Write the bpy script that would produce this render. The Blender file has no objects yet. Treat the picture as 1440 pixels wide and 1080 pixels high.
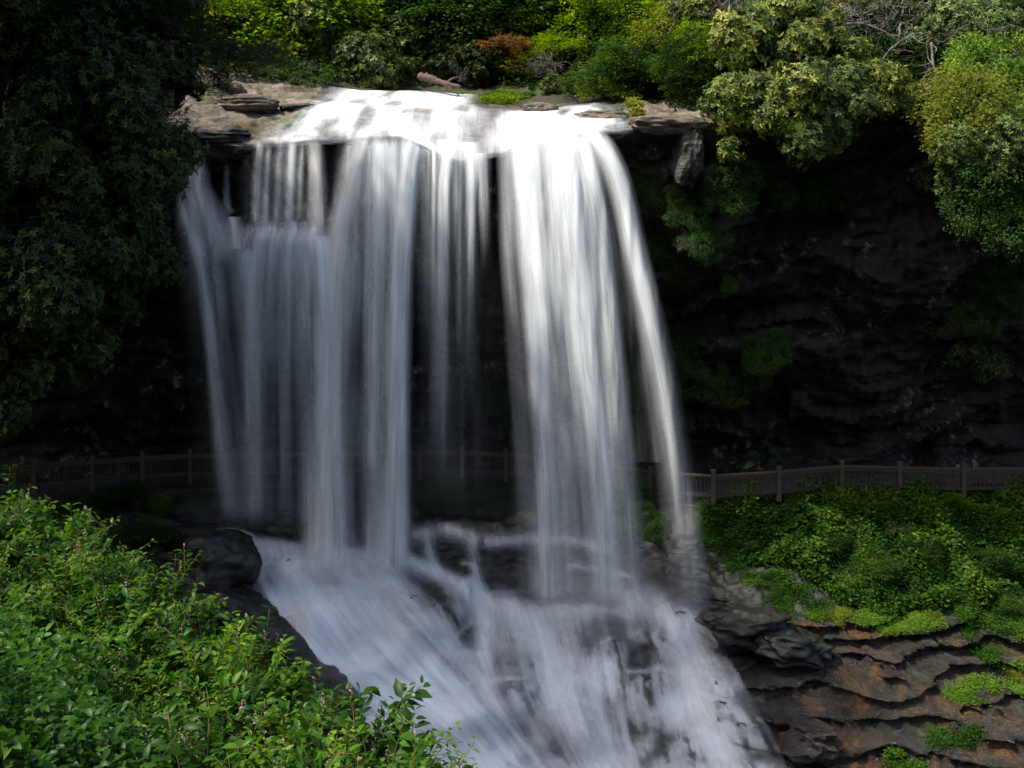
import bpy, math, random
import numpy as np
from mathutils import Vector
from mathutils.bvhtree import BVHTree

random.seed(11)
F, CX, HZ = 1400.0, 720.0, 300.0          # focal length and principal point of the photo in its own pixels
SC = bpy.context.scene
COL = SC.collection


def W(px, py, Y):
    """world point seen at photo pixel (px, py) at distance Y"""
    return np.array([(px - CX) / F * Y, Y, (HZ - py) / F * Y])


# ---------------------------------------------------------------- noise
_r = np.random.default_rng(5)
PERM = _r.permutation(256)
PERM = np.concatenate([PERM, PERM])
VAL = _r.uniform(-1, 1, 256)


def vnoise(p):
    i = np.floor(p).astype(np.int64)
    f = p - i
    f = f * f * f * (f * (f * 6 - 15) + 10)
    i &= 255
    X, Y, Z = i[:, 0], i[:, 1], i[:, 2]
    X1, Y1, Z1 = (X + 1) & 255, (Y + 1) & 255, (Z + 1) & 255

    def h(a, b, c):
        return VAL[PERM[PERM[PERM[a] + b] + c]]
    fx, fy, fz = f[:, 0], f[:, 1], f[:, 2]
    a = h(X, Y, Z) * (1 - fx) + h(X1, Y, Z) * fx
    b = h(X, Y1, Z) * (1 - fx) + h(X1, Y1, Z) * fx
    c = h(X, Y, Z1) * (1 - fx) + h(X1, Y, Z1) * fx
    d = h(X, Y1, Z1) * (1 - fx) + h(X1, Y1, Z1) * fx
    return (a * (1 - fy) + b * fy) * (1 - fz) + (c * (1 - fy) + d * fy) * fz


def fbm(p, octv=4, gain=0.5, lac=2.03):
    s = np.zeros(len(p))
    a = 1.0
    q = np.array(p, float)
    for _ in range(octv):
        s += a * vnoise(q)
        q = q * lac + 17.3
        a *= gain
    return s


def sm(a, b, x):
    t = np.clip((x - a) / (b - a), 0, 1)
    return t * t * (3 - 2 * t)


# ---------------------------------------------------------------- object helpers
def tag(o, label=None, cat=None, group=None, kind=None):
    if label: o['label'] = label
    if cat: o['category'] = cat
    if group: o['group'] = group
    if kind: o['kind'] = kind
    return o


def empty(name, loc, rz=0.0, sc=(1, 1, 1)):
    o = bpy.data.objects.new(name, None)
    o.empty_display_size = 0.3
    COL.objects.link(o)
    o.location = loc
    o.rotation_euler = (0, 0, rz)
    o.scale = sc
    return o


def raw_mesh(name, V, faces, mat, smooth=True, attrs=None):
    """V: (n,3); faces: (m,k) array or list of such arrays with different k"""
    me = bpy.data.meshes.new(name)
    if not isinstance(faces, (list, tuple)):
        faces = [faces]
    faces = [np.asarray(f) for f in faces if len(f)]
    nl = sum(f.size for f in faces)
    nf = sum(len(f) for f in faces)
    me.vertices.add(len(V))
    me.vertices.foreach_set('co', np.asarray(V, np.float32).ravel())
    me.loops.add(nl)
    me.loops.foreach_set('vertex_index', np.concatenate([f.ravel() for f in faces]).astype(np.int32))
    me.polygons.add(nf)
    tot = np.concatenate([np.full(len(f), f.shape[1]) for f in faces])
    st = np.concatenate([[0], np.cumsum(tot)[:-1]])
    me.polygons.foreach_set('loop_start', st.astype(np.int32))
    me.polygons.foreach_set('use_smooth', np.full(nf, smooth, bool))
    me.update(calc_edges=True)
    me.validate()
    for k, v in (attrs or {}).items():
        at = me.attributes.new(k, 'FLOAT', 'POINT')
        at.data.foreach_set('value', np.asarray(v, np.float32))
    if mat is not None:
        me.materials.append(mat)
    return me


def obj(name, me, parent=None):
    o = bpy.data.objects.new(name, me)
    COL.objects.link(o)
    if parent is not None:
        o.parent = parent
    return o


class MB:
    """collects pieces of geometry for ONE mesh"""
    def __init__(s):
        s.v, s.f, s.n, s.a = [], {}, 0, []

    def add(s, V, faces, tint=0.5):
        V = np.asarray(V, float)
        if not isinstance(faces, (list, tuple)):
            faces = [faces]
        for f in faces:
            f = np.asarray(f)
            if len(f):
                s.f.setdefault(f.shape[1], []).append(f + s.n)
        s.v.append(V)
        s.a.append(np.broadcast_to(np.asarray(tint, float), (len(V),)))
        s.n += len(V)

    def tube(s, P, R, k=6, tint=0.5):
        P = np.asarray(P, float)
        n = len(P)
        R = np.broadcast_to(np.asarray(R, float), (n,))
        T = np.gradient(P, axis=0)
        T /= np.linalg.norm(T, axis=1, keepdims=True) + 1e-9
        ref = np.array([0.0, 0, 1]) if abs(T[:, 2]).mean() < 0.8 else np.array([1.0, 0, 0])
        A = np.cross(T, ref)
        A /= np.linalg.norm(A, axis=1, keepdims=True) + 1e-9
        B = np.cross(T, A)
        th = np.arange(k) / k * 2 * math.pi
        V = P[:, None] + R[:, None, None] * (np.cos(th)[None, :, None] * A[:, None] + np.sin(th)[None, :, None] * B[:, None])
        i = np.arange(n - 1)[:, None] * k
        j = np.arange(k)[None, :]
        j2 = (j + 1) % k
        q = np.stack([i + j, i + j2, i + k + j2, i + k + j], -1).reshape(-1, 4)
        s.add(V.reshape(-1, 3), [q, np.arange(k)[None, ::-1], np.arange((n - 1) * k, n * k)[None]], tint)

    def box(s, c, d, rz=0.0, tilt=None, tint=0.5):
        x, y, z = np.array(d) / 2
        b = 0.012
        V = []
        for sz in (-1, 1):
            for sy in (-1, 1):
                for sx in (-1, 1):
                    V.append((sx * x, sy * y, sz * z))
        V = np.array(V, float)
        if tilt is not None:               # tilt: z rises along x
            V[:, 2] += V[:, 0] * tilt
        ca, sa = math.cos(rz), math.sin(rz)
        V = np.stack([V[:, 0] * ca - V[:, 1] * sa, V[:, 0] * sa + V[:, 1] * ca, V[:, 2]], 1) + np.array(c)
        s.add(V, np.array([[0, 2, 3, 1], [4, 5, 7, 6], [0, 1, 5, 4], [2, 6, 7, 3], [0, 4, 6, 2], [1, 3, 7, 5]]), tint)

    def mesh(s, name, mat, smooth=True):
        return raw_mesh(name, np.concatenate(s.v), [np.concatenate(s.f[k]) for k in sorted(s.f)], mat, smooth,
                        {'tint': np.concatenate(s.a)})


# ---------------------------------------------------------------- materials
def mat(name):
    m = bpy.data.materials.new(name)
    m.use_nodes = True
    nt = m.node_tree
    nt.nodes.clear()
    return m, nt


class NT:
    def __init__(s, nt):
        s.t = nt

    def n(s, typ, _in=None, **kw):
        nd = s.t.nodes.new(typ)
        for k, v in kw.items():
            setattr(nd, k, v)
        for k, v in (_in or {}).items():
            if isinstance(v, bpy.types.NodeSocket):
                s.t.links.new(v, nd.inputs[k])
            else:
                nd.inputs[k].default_value = v
        return nd

    def noise(s, vec, scale, detail=4, rough=0.55, dist=0.0):
        return s.n('ShaderNodeTexNoise', {'Vector': vec, 'Scale': scale, 'Detail': detail, 'Roughness': rough, 'Distortion': dist}).outputs['Fac']

    def ramp(s, fac, stops, interp='LINEAR'):
        r = s.n('ShaderNodeValToRGB', {'Fac': fac})
        cr = r.color_ramp
        cr.interpolation = interp
        while len(cr.elements) < len(stops):
            cr.elements.new(0.5)
        for e, (p, c) in zip(cr.elements, stops):
            e.position = p
            e.color = (*c, 1) if len(c) == 3 else c
        return r.outputs['Color']

    def mr(s, v, a, b, c=0.0, d=1.0):
        return s.n('ShaderNodeMapRange', {'Value': v, 'From Min': a, 'From Max': b, 'To Min': c, 'To Max': d}).outputs[0]

    def math(s, op, a, b=0.0, clamp=False):
        nd = s.n('ShaderNodeMath', {0: a, 1: b}, operation=op)
        nd.use_clamp = clamp
        return nd.outputs[0]

    def mix(s, f, a, b):
        nd = s.t.nodes.new('ShaderNodeMix')
        nd.data_type = 'RGBA'
        for k, v in ((0, f), (6, a), (7, b)):
            if isinstance(v, bpy.types.NodeSocket):
                s.t.links.new(v, nd.inputs[k])
            else:
                nd.inputs[k].default_value = v if k == 0 else (*v, 1)
        return nd.outputs[2]

    def attr(s, name):
        return s.n('ShaderNodeAttribute', attribute_name=name).outputs['Fac']

    def out(s, sh, disp=None):
        o = s.n('ShaderNodeOutputMaterial', {'Surface': sh})
        return o


def rock_mat(name, wet=0.5, cols=((.012, .011, .010), (.045, .038, .032), (.10, .085, .068)), ochre=0.0, moss=0.5,
             lichen=0.0, bump=0.35, strat=1.0, rough=None, coat=0.0):
    m, nt = mat(name)
    b = NT(nt)
    pos = b.n('ShaderNodeTexCoord').outputs['Object']
    st = b.n('ShaderNodeMapping', {'Vector': pos, 'Scale': (0.5, 0.5, 3.2), 'Rotation': (0.0, 0.12, 0.0)}).outputs[0]
    n1 = b.noise(st, 1.1, 8, 0.62, 0.6)
    n2 = b.noise(pos, 0.55, 5, 0.6)
    n3 = b.noise(pos, 7.0, 6, 0.65)
    f = b.math('ADD', b.math('MULTIPLY', n1, 0.55), b.math('MULTIPLY', n3, 0.45))
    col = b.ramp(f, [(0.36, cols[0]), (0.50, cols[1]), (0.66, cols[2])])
    if ochre > 0:
        om = b.noise(pos, 0.9, 6, 0.6, 0.8)
        om = b.mr(om, 0.60 - 0.14 * ochre, 0.70 - 0.12 * ochre)
        oc = b.ramp(n3, [(0.3, (.03, .014, .004)), (0.65, (.12, .056, .014))])
        col = b.mix(b.math('MULTIPLY', om, 0.85), col, oc)
    if lichen > 0:
        lm = b.noise(pos, 2.6, 9, 0.72)
        big = b.noise(pos, 0.35, 3, 0.5)
        lm = b.math('MULTIPLY', b.mr(lm, 0.56, 0.60), b.mr(big, 0.50, 0.60))
        col = b.mix(b.math('MULTIPLY', lm, lichen), col, (.22, .22, .19))
    if moss > 0:
        nz = b.n('ShaderNodeSeparateXYZ', {0: b.n('ShaderNodeNewGeometry').outputs['Normal']}).outputs['Z']
        mn = b.noise(pos, 1.3, 6, 0.65)
        mk = b.math('MULTIPLY', b.mr(nz, 0.15, 0.75), b.mr(mn, 0.48, 0.60))
        mk = b.math('MULTIPLY', b.math('ADD', mk, b.attr('moss')), moss, clamp=True)
        mc = b.ramp(n3, [(0.3, (.010, .020, .004)), (0.65, (.045, .085, .012))])
        col = b.mix(mk, col, mc)
    hgt = b.math('ADD', b.math('MULTIPLY', n1, 1.2), b.math('ADD', b.math('MULTIPLY', n3, 0.5), b.math('MULTIPLY', b.noise(pos, 22, 5, 0.7), 0.18)))
    bm = b.n('ShaderNodeBump', {'Height': hgt, 'Strength': bump, 'Distance': 0.25})
    r0 = 0.75 - 0.5 * wet if rough is None else rough
    rg = b.mr(n2, 0.35, 0.65, r0 - 0.08, r0 + 0.15)
    p = b.n('ShaderNodeBsdfPrincipled', {'Base Color': col, 'Roughness': rg, 'Normal': bm.outputs[0]})
    p.inputs['Specular IOR Level'].default_value = 0.3 + 0.35 * wet
    p.inputs['Coat Weight'].default_value = coat
    p.inputs['Coat Roughness'].default_value = .12
    if coat: b.t.links.new(bm.outputs[0], p.inputs['Coat Normal'])
    b.out(p.outputs[0])
    return m


def leaf_mat(name, stops, trans=0.35, rough=0.5, spec=0.5, noise=1.0):
    m, nt = mat(name)
    b = NT(nt)
    pos = b.n('ShaderNodeTexCoord').outputs['Object']
    rnd = b.n('ShaderNodeObjectInfo').outputs['Random']
    v = b.math('ADD', b.attr('tint'), b.math('MULTIPLY', b.math('SUBTRACT', rnd, 0.5), 0.16))
    v = b.math('ADD', v, b.math('MULTIPLY', b.math('SUBTRACT', b.noise(pos, noise, 3), 0.5), 0.6), clamp=True)
    col = b.ramp(v, stops)
    fl = b.math('GREATER_THAN', b.attr('tint'), 2.0)
    col = b.mix(fl, col, (.45, .27, .24))
    p = b.n('ShaderNodeBsdfPrincipled', {'Base Color': col, 'Roughness': rough})
    p.inputs['Specular IOR Level'].default_value = spec * .3
    tc = b.n('ShaderNodeHueSaturation', {'Hue': 0.485, 'Saturation': 1.1, 'Value': 1.5, 'Color': col}).outputs[0]
    t = b.n('ShaderNodeBsdfTranslucent', {'Color': tc})
    mx = b.n('ShaderNodeMixShader', {0: trans, 1: p.outputs[0], 2: t.outputs[0]})
    b.out(mx.outputs[0])
    return m


def wood_mat(name, c0, c1, rough=0.8):
    m, nt = mat(name)
    b = NT(nt)
    pos = b.n('ShaderNodeTexCoord').outputs['Object']
    st = b.n('ShaderNodeMapping', {'Vector': pos, 'Scale': (6, 6, 1.5)}).outputs[0]
    n = b.noise(st, 2.5, 6, 0.65, 0.4)
    v = b.math('ADD', b.math('MULTIPLY', b.attr('tint'), 0.4), b.math('SUBTRACT', n, 0.2))
    col = b.ramp(v, [(0.25, c0), (0.75, c1)])
    bm = b.n('ShaderNodeBump', {'Height': n, 'Strength': 0.5, 'Distance': 0.03})
    p = b.n('ShaderNodeBsdfPrincipled', {'Base Color': col, 'Roughness': rough, 'Normal': bm.outputs[0]})
    b.out(p.outputs[0])
    return m


def water_mat(name, tintcol=(.91, .945, .955), su=7.0, sv=0.22, lo=0.35, hi=1.35, pw=1.0):
    """silky aerated water: milky scattering sheet whose cover follows the flow"""
    m, nt = mat(name)
    b = NT(nt)
    fu, ft, de = b.attr('fu'), b.attr('ft'), b.attr('dens')
    v1 = b.n('ShaderNodeCombineXYZ', {0: b.math('MULTIPLY', fu, su), 1: b.math('MULTIPLY', ft, sv), 2: b.attr('seed')}).outputs[0]
    v2 = b.n('ShaderNodeCombineXYZ', {0: b.math('MULTIPLY', fu, su * 4.3), 1: b.math('MULTIPLY', ft, sv * 1.5), 2: b.attr('seed')}).outputs[0]
    n1 = b.noise(v1, 1.0, 3, 0.6)
    n2 = b.noise(v2, 1.0, 2, 0.6)
    s = b.math('ADD', b.math('MULTIPLY', n1, 0.68), b.math('MULTIPLY', n2, 0.32))
    s = b.mr(s, 0.34, 0.66, lo, hi)
    # the denser the water the less its strands show
    s2 = b.math('ADD', b.math('MULTIPLY', s, b.math('SUBTRACT', 1.0, b.math('MULTIPLY', de, 0.45), clamp=True)), b.math('MULTIPLY', de, 0.45))
    a = b.math('MULTIPLY', de, s2, clamp=True)
    a = b.math('MULTIPLY', a, 0.97, clamp=True)
    # spray scatters light from all round, so its shading normal leans to the open sky
    g = b.n('ShaderNodeNewGeometry').outputs['Normal']
    vm = b.n('ShaderNodeVectorMath', {0: g}, operation='SCALE'); vm.inputs['Scale'].default_value = .6
    va = b.n('ShaderNodeVectorMath', {0: vm.outputs[0], 1: (-.1, -.15, .75)}, operation='ADD')
    vn = b.n('ShaderNodeVectorMath', {0: va.outputs[0]}, operation='NORMALIZE').outputs[0]
    d = b.n('ShaderNodeBsdfDiffuse', {'Color': (*tintcol, 1), 'Normal': vn})
    t = b.n('ShaderNodeBsdfTranslucent', {'Color': (*tintcol, 1)})
    mx = b.n('ShaderNodeMixShader', {0: 0.3, 1: d.outputs[0], 2: t.outputs[0]})
    tr = b.n('ShaderNodeBsdfTransparent')
    fin = b.n('ShaderNodeMixShader', {0: a, 1: tr.outputs[0], 2: mx.outputs[0]})
    b.out(fin.outputs[0])
    return m


M = {}
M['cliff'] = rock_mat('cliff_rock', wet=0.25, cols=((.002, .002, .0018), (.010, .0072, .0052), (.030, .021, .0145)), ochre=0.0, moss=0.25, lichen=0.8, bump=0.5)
M['slab'] = rock_mat('wet_slab_rock', wet=0.75, cols=((.003, .0024, .0018), (.015, .010, .0065), (.050, .034, .022)), ochre=0.62, moss=0.2, bump=1.0, rough=.24, coat=.3)
M['wetbed'] = rock_mat('river_bed_rock', wet=0.9, cols=((.02, .017, .015), (.075, .060, .052), (.15, .125, .11)), ochre=0.3, moss=0.3, bump=0.5)
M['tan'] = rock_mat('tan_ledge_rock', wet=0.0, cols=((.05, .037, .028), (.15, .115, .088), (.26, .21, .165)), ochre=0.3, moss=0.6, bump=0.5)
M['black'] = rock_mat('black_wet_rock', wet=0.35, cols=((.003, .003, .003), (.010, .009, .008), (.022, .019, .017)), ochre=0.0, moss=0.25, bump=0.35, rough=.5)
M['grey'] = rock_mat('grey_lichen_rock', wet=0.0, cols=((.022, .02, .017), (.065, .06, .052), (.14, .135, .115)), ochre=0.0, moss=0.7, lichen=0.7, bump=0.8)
M['soil'] = rock_mat('forest_soil', wet=0.0, cols=((.012, .010, .006), (.03, .024, .014), (.05, .04, .02)), moss=0.8, bump=0.4)
M['path'] = rock_mat('path_gravel', wet=0.1, cols=((.03, .026, .022), (.06, .052, .045), (.10, .09, .08)), moss=0.1, bump=0.3)

DK = (.006, .012, .004)
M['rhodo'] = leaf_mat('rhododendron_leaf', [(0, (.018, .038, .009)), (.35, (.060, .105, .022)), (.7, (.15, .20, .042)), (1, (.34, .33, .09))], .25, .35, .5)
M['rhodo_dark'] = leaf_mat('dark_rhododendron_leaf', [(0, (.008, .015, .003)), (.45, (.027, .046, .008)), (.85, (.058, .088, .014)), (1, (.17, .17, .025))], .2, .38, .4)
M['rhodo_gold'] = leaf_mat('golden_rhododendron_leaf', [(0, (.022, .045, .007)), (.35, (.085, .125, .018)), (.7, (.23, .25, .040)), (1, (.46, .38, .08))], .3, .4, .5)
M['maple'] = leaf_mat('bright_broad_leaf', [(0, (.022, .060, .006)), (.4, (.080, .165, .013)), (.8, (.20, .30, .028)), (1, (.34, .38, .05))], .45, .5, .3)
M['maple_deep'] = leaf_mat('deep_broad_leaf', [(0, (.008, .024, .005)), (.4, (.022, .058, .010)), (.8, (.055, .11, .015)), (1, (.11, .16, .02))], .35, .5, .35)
M['orange'] = leaf_mat('orange_leaf', [(0, (.09, .06, .015)), (.5, (.20, .11, .035)), (1, (.30, .17, .06))], .4, .5, .3)
M['yellow'] = leaf_mat('yellow_green_leaf', [(0, (.06, .085, .012)), (.5, (.16, .19, .02)), (1, (.30, .28, .04))], .45, .5, .3)
M['hemlock'] = leaf_mat('hemlock_needle', [(0, (.006, .015, .005)), (.5, (.018, .036, .010)), (1, (.045, .07, .015))], .25, .5, .3)
M['fresh'] = leaf_mat('fresh_bank_leaf', [(0, (.006, .024, .002)), (.35, (.020, .070, .005)), (.75, (.070, .165, .009)), (1, (.24, .33, .03))], .42, .38, .45)
M['herb'] = leaf_mat('low_herb_leaf', [(0, (.009, .030, .004)), (.4, (.030, .085, .008)), (.8, (.080, .150, .012)), (1, (.17, .21, .02))], .35, .5, .3)
M['lime'] = leaf_mat('lime_herb_leaf', [(0, (.05, .12, .010)), (.5, (.12, .22, .02)), (1, (.22, .30, .04))], .45, .5, .3)
M['bark'] = wood_mat('grey_bark', (.035, .028, .022), (.16, .14, .12))
M['bark_pale'] = wood_mat('pale_bark', (.055, .046, .040), (.19, .165, .145))
M['bark_dark'] = wood_mat('dark_bark', (.012, .010, .008), (.05, .04, .03))
M['stem_red'] = wood_mat('reddish_stem', (.06, .025, .015), (.14, .07, .03))
M['log'] = wood_mat('fallen_log_bark', (.03, .016, .012), (.12, .07, .05))
M['rail'] = wood_mat('rail_timber', (.030, .018, .010), (.085, .053, .030))
M['rail_dark'] = wood_mat('damp_rail_timber', (.012, .009, .007), (.04, .03, .022))
M['flower'] = leaf_mat('pale_flower', [(0, (.30, .16, .15)), (1, (.6, .5, .42))], .3, .6, .2)
M['water'] = water_mat('falling_water')
M['cream'] = water_mat('cream_water', (.92, .89, .83), lo=0.45, hi=1.3)
M['casc'] = water_mat('cascade_water', (.91, .945, .965), su=3.2, sv=0.22, lo=0.4, hi=1.3)

# ---------------------------------------------------------------- terrain sheet
# each station: x, then 17 (Y, z) nodes from the wooded hill over the lip, down the overhang, across the path to the gorge bed
def station(x, hill, bank, ledge, lip, under, wall, deep, cave, pin, pout, n11, n12, n13, n14, n15=(22, -18.2), n16=(8, -19)):
    return (x, [(80, 30), hill, bank, ledge, lip, under, wall, deep, cave, pin, pout, n11, n12, n13, n14, n15, n16])


ST = [
    station(-40, (46, 13), (36, 9), (31, 7), (26, 5), (25.5, 2), (27, -3), (34, -6.5), (37, -9.4), (36.4, -10.1), (33.8, -10.15), (32.8, -11), (31, -12), (29, -13), (27, -14.5)),
    station(-18, (46, 12), (36, 8.5), (32, 6.5), (28, 4.6), (27.5, 2), (29, -3), (35, -6.5), (38, -9.4), (37.2, -10.1), (34.2, -10.15), (33, -11), (31, -12), (29, -13), (27, -14.5)),
    station(-14.5, (48, 10.5), (38, 7.0), (35, 5.2), (31, 3.0), (30.6, 1.5), (32, -2.6), (36.5, -6), (38.7, -9.4), (38, -10.1), (35.2, -10.15), (34, -11), (32, -12), (29, -13.2), (27, -14.8)),
    station(-11.6, (50, 10), (40, 5.7), (36.5, 4.5), (33, 2.4), (33.2, 1.5), (35, -2), (37.6, -6), (39.4, -9.4), (38.8, -10.1), (36.2, -10.15), (34.6, -11), (32.2, -11.8), (29.5, -13), (27, -15.0)),
    station(-8.7, (50, 9.5), (40, 5.15), (36, 3.6), (33, 2.3), (33.4, 1.4), (36, -2), (38.2, -6), (39.6, -9.4), (39, -10.1), (36.8, -10.15), (34.8, -11), (31.8, -11.5), (29.6, -12.9), (27, -15.2)),
    station(-5.9, (50, 9), (41, 4.95), (36, 3.85), (33, 2.45), (33.6, 1.5), (36, -2), (38.2, -6), (39.6, -9.4), (39.2, -10.1), (37.2, -10.15), (34.6, -11), (31.6, -11.4), (29.6, -12.7), (27.2, -15.2)),
    station(-3.8, (50, 9), (41.5, 5.0), (36, 3.75), (32.8, 2.6), (33.5, 1.4), (36, -2), (38.2, -6), (39.6, -9.4), (39.2, -10.1), (37.3, -10.15), (34.2, -10.8), (31.6, -11.6), (29.4, -13.2), (27.2, -15.3)),
    station(-1.65, (50, 9), (41, 4.8), (35.2, 3.45), (32.7, 1.7), (33.5, 1.0), (36, -2), (38.2, -6), (39.6, -9.4), (39.2, -10.1), (37.3, -10.15), (33.9, -10.9), (32.4, -12.5), (29.6, -13.6), (27.4, -15.5)),
    station(-0.4, (49, 9), (40, 4.4), (35.5, 3.5), (33.1, 2.0), (33.8, 1.2), (36, -2), (38.2, -6), (39.6, -9.4), (39.2, -10.1), (37.2, -10.15), (33.7, -10.9), (32.7, -12.8), (29.8, -13.8), (27.6, -15.6)),
    station(0.95, (49, 9), (39, 4.15), (35.5, 3.55), (33, 2.85), (33.5, 1.8), (36, -2), (38.2, -6), (39.6, -9.4), (39.1, -10.1), (37.0, -10.15), (33.7, -10.9), (32.8, -12.8), (30, -13.8), (27.8, -15.6)),
    station(3.1, (49, 9), (39, 4.45), (35.5, 3.75), (32.6, 2.75), (33, 1.8), (35.6, -2), (38, -6), (39.4, -9.4), (39, -10.1), (36.4, -10.15), (33.9, -11.2), (32.2, -12.9), (30, -14.0), (28, -15.8)),
    station(5.4, (49, 9), (39, 4.7), (35, 3.7), (32.3, 2.85), (32.6, 1.6), (35, -2), (37.6, -6), (39.2, -9.4), (38.4, -10.15), (35.3, -10.25), (33.6, -11.3), (31.6, -12.6), (29.4, -14.0), (27.4, -15.6)),
    station(6.6, (49, 9.5), (39, 5.3), (35, 3.9), (32.2, 2.9), (32.5, 0.8), (34.6, -2), (37.4, -6), (39, -9.4), (38, -10.15), (34.9, -10.3), (33.4, -11.2), (31.3, -12.5), (28.9, -13.9), (26.6, -15.3)),
    station(10, (48, 11), (39, 7), (35.4, 5.2), (32.6, 3.4), (32.8, 1.6), (34.4, -2), (37, -6), (39, -9.4), (38.4, -10.05), (35.6, -10.1), (34.2, -10.9), (31.0, -12.6), (28.2, -13.9), (25.8, -15.0)),
    station(18, (48, 13), (39, 9), (35.6, 6.5), (32.8, 4.0), (32.6, 1.6), (34.2, -2), (36.8, -6), (39, -9.4), (38.4, -10.0), (35.4, -10.05), (34, -10.8), (30.6, -12.6), (27.8, -13.8), (25.2, -14.9)),
    station(40, (46, 15), (38, 10), (35, 7), (32, 4.4), (32, 1.6), (33, -2), (36, -6), (38, -9.4), (37.4, -10.0), (35, -10.05), (33, -10.8), (30, -12.4), (27.5, -13.8), (25, -14.8)),
]
sx = np.array([s[0] for s in ST])
SN = np.array([s[1] for s in ST])          # (ns, 17, 2)
SUB = [14, 24, 44, 58, 14, 44, 46, 36, 8, 24, 34, 46, 46, 44, 20, 6]
xs = np.concatenate([np.arange(-40, -18, .5), np.arange(-18, 19, .09), np.arange(19, 40.1, .5)])
tt = np.concatenate([k + np.arange(n) / n for k, n in enumerate(SUB)] + [[16]])
rows = [0]
for n in SUB:
    rows.append(rows[-1] + n)


def base_sheet(xs, tt, sharp=True):
    """smooth sheet without rock detail: arrays (rows, cols, 3)"""
    k = np.clip(np.searchsorted(sx, xs, side='right') - 1, 0, len(sx) - 2)
    f = (xs - sx[k]) / (sx[k + 1] - sx[k])
    f = f * f * (3 - 2 * f) * 0.6 + f * 0.4
    C = SN[k] * (1 - f)[:, None, None] + SN[k + 1] * f[:, None, None]      # (cols,17,2)
    kk = np.clip(np.floor(tt).astype(int), 0, 15)
    g = (tt - kk)
    i0, i1, i2, i3 = np.clip(kk - 1, 0, 16), kk, kk + 1, np.clip(kk + 2, 0, 16)
    P0, P1, P2, P3 = (C[:, i] for i in (i0, i1, i2, i3))
    g = g[None, :, None]
    ten = 0.32
    m1, m2 = (P2 - P0) * ten, (P3 - P1) * ten
    L1 = np.linalg.norm(P2 - P1, axis=2, keepdims=True)
    for mm in (m1, m2):
        l = np.linalg.norm(mm, axis=2, keepdims=True)
        mm *= np.minimum(1, 0.8 * L1 / (l + 1e-6))
    q = (2 * g**3 - 3 * g**2 + 1) * P1 + (g**3 - 2 * g**2 + g) * m1 + (-2 * g**3 + 3 * g**2) * P2 + (g**3 - g**2) * m2
    q = q.transpose(1, 0, 2)
    S = np.empty((len(tt), len(xs), 3))
    S[:, :, 0] = xs[None]
    S[:, :, 1:] = q
    return S


S = base_sheet(xs, tt)


def proj(P):
    return CX + P[..., 0] / P[..., 1] * F, HZ - P[..., 2] / P[..., 1] * F


TT = np.broadcast_to(tt[:, None], S.shape[:2])
XX = S[:, :, 0]
# ledge that catches the left curtain half-way down the top drop
win = sm(-12.0, -10.8, XX) * (1 - sm(-6.2, -5.0, XX))
zz = S[:, :, 2]
bz = (1 - sm(-0.35, 0.35, zz - 0.05 * (XX + 8))) * sm(-2.4, -1.1, zz)
S[:, :, 1] -= 2.6 * win * bz * (TT > 4.6) * (TT < 8)
# shelf on the wall right of the falls that carries the bushes
win = sm(5.5, 7, XX) * (1 - sm(10.5, 13, XX))
S[:, :, 1] -= 1.3 * win * (1 - sm(-4.6, -4.2, zz)) * sm(-6.6, -5.2, zz) * (TT > 5) * (TT < 8)
# bumps in the cascade bed: px, py, radius px, height m
PX, PY = proj(S)
for bx_, by_, br_, bh_ in [(610, 850, 60, .55), (655, 905, 45, .5), (585, 770, 40, .35), (740, 780, 60, .3), (740, 930, 60, .5),
                           (560, 900, 80, .4), (480, 850, 60, .4), (700, 1010, 70, .4), (830, 890, 55, .4), (925, 890, 45, .65), (960, 960, 70, .4),
                           (850, 990, 80, .5), (1010, 1040, 70, .4), (900, 1060, 60, .4), (430, 930, 60, .3), (600, 1010, 60, .35), (655, 830, 22, .3)]:
    g = np.exp(-(((PX - bx_) / br_) ** 2 + ((PY - by_) / (br_ * .8)) ** 2) ** 1.3) * (TT > 10.5)
    S[:, :, 2] += g * bh_ * .75
    S[:, :, 1] -= g * bh_ * .65

# normals
du = np.gradient(S, axis=1)
dv = np.gradient(S, axis=0)
N = np.cross(du, dv)
N /= np.linalg.norm(N, axis=2, keepdims=True) + 1e-9
N *= np.where((N[:, :, 1] < 0) | (N[:, :, 2] > 0.3), 1, 1)[..., None]
mid = N[rows[6], len(xs) // 2]
if mid[1] > 0:
    N = -N
P = S.reshape(-1, 3)
big = fbm(P * np.array([.30, .30, .45]), 3).reshape(TT.shape)
med = fbm(P * 1.1 + 5, 4).reshape(TT.shape)
fine = fbm(P * 4.5 + 9, 4).reshape(TT.shape)
warp = fbm(P * np.array([.22, .22, .22]) + 31, 4).reshape(TT.shape)
lay = S[:, :, 2] * 1.25 + 0.10 * XX + 1.1 * warp
fr = lay - np.floor(lay)
saw = np.where(fr < .8, fr / .8, (1 - fr) / .2)           # sticks out more towards the top edge of each bed
lay2 = S[:, :, 2] * 3.6 + 0.30 * XX + 1.5 * warp + 0.3 * med
f2 = lay2 - np.floor(lay2)
saw2 = np.where(f2 < .75, f2 / .75, (1 - f2) / .25)
T = TT
blk = big * 2.2 + .25 * med
bf = blk - np.floor(blk)
blocky = (np.floor(blk) + sm(.35, .65, bf)) / 2.2
ridge = -np.abs(vnoise(P * np.array([.9, .9, 1.5]) + 3)) - .5 * np.abs(vnoise(P * np.array([2.1, 2.1, 3.6]) + 8))
ridge = ridge.reshape(TT.shape)
a_cl = sm(4.1, 4.8, T) * (1 - sm(8.6, 9.0, T))
a_up = sm(1.2, 2.0, T) * (1 - sm(4.0, 4.6, T))
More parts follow.
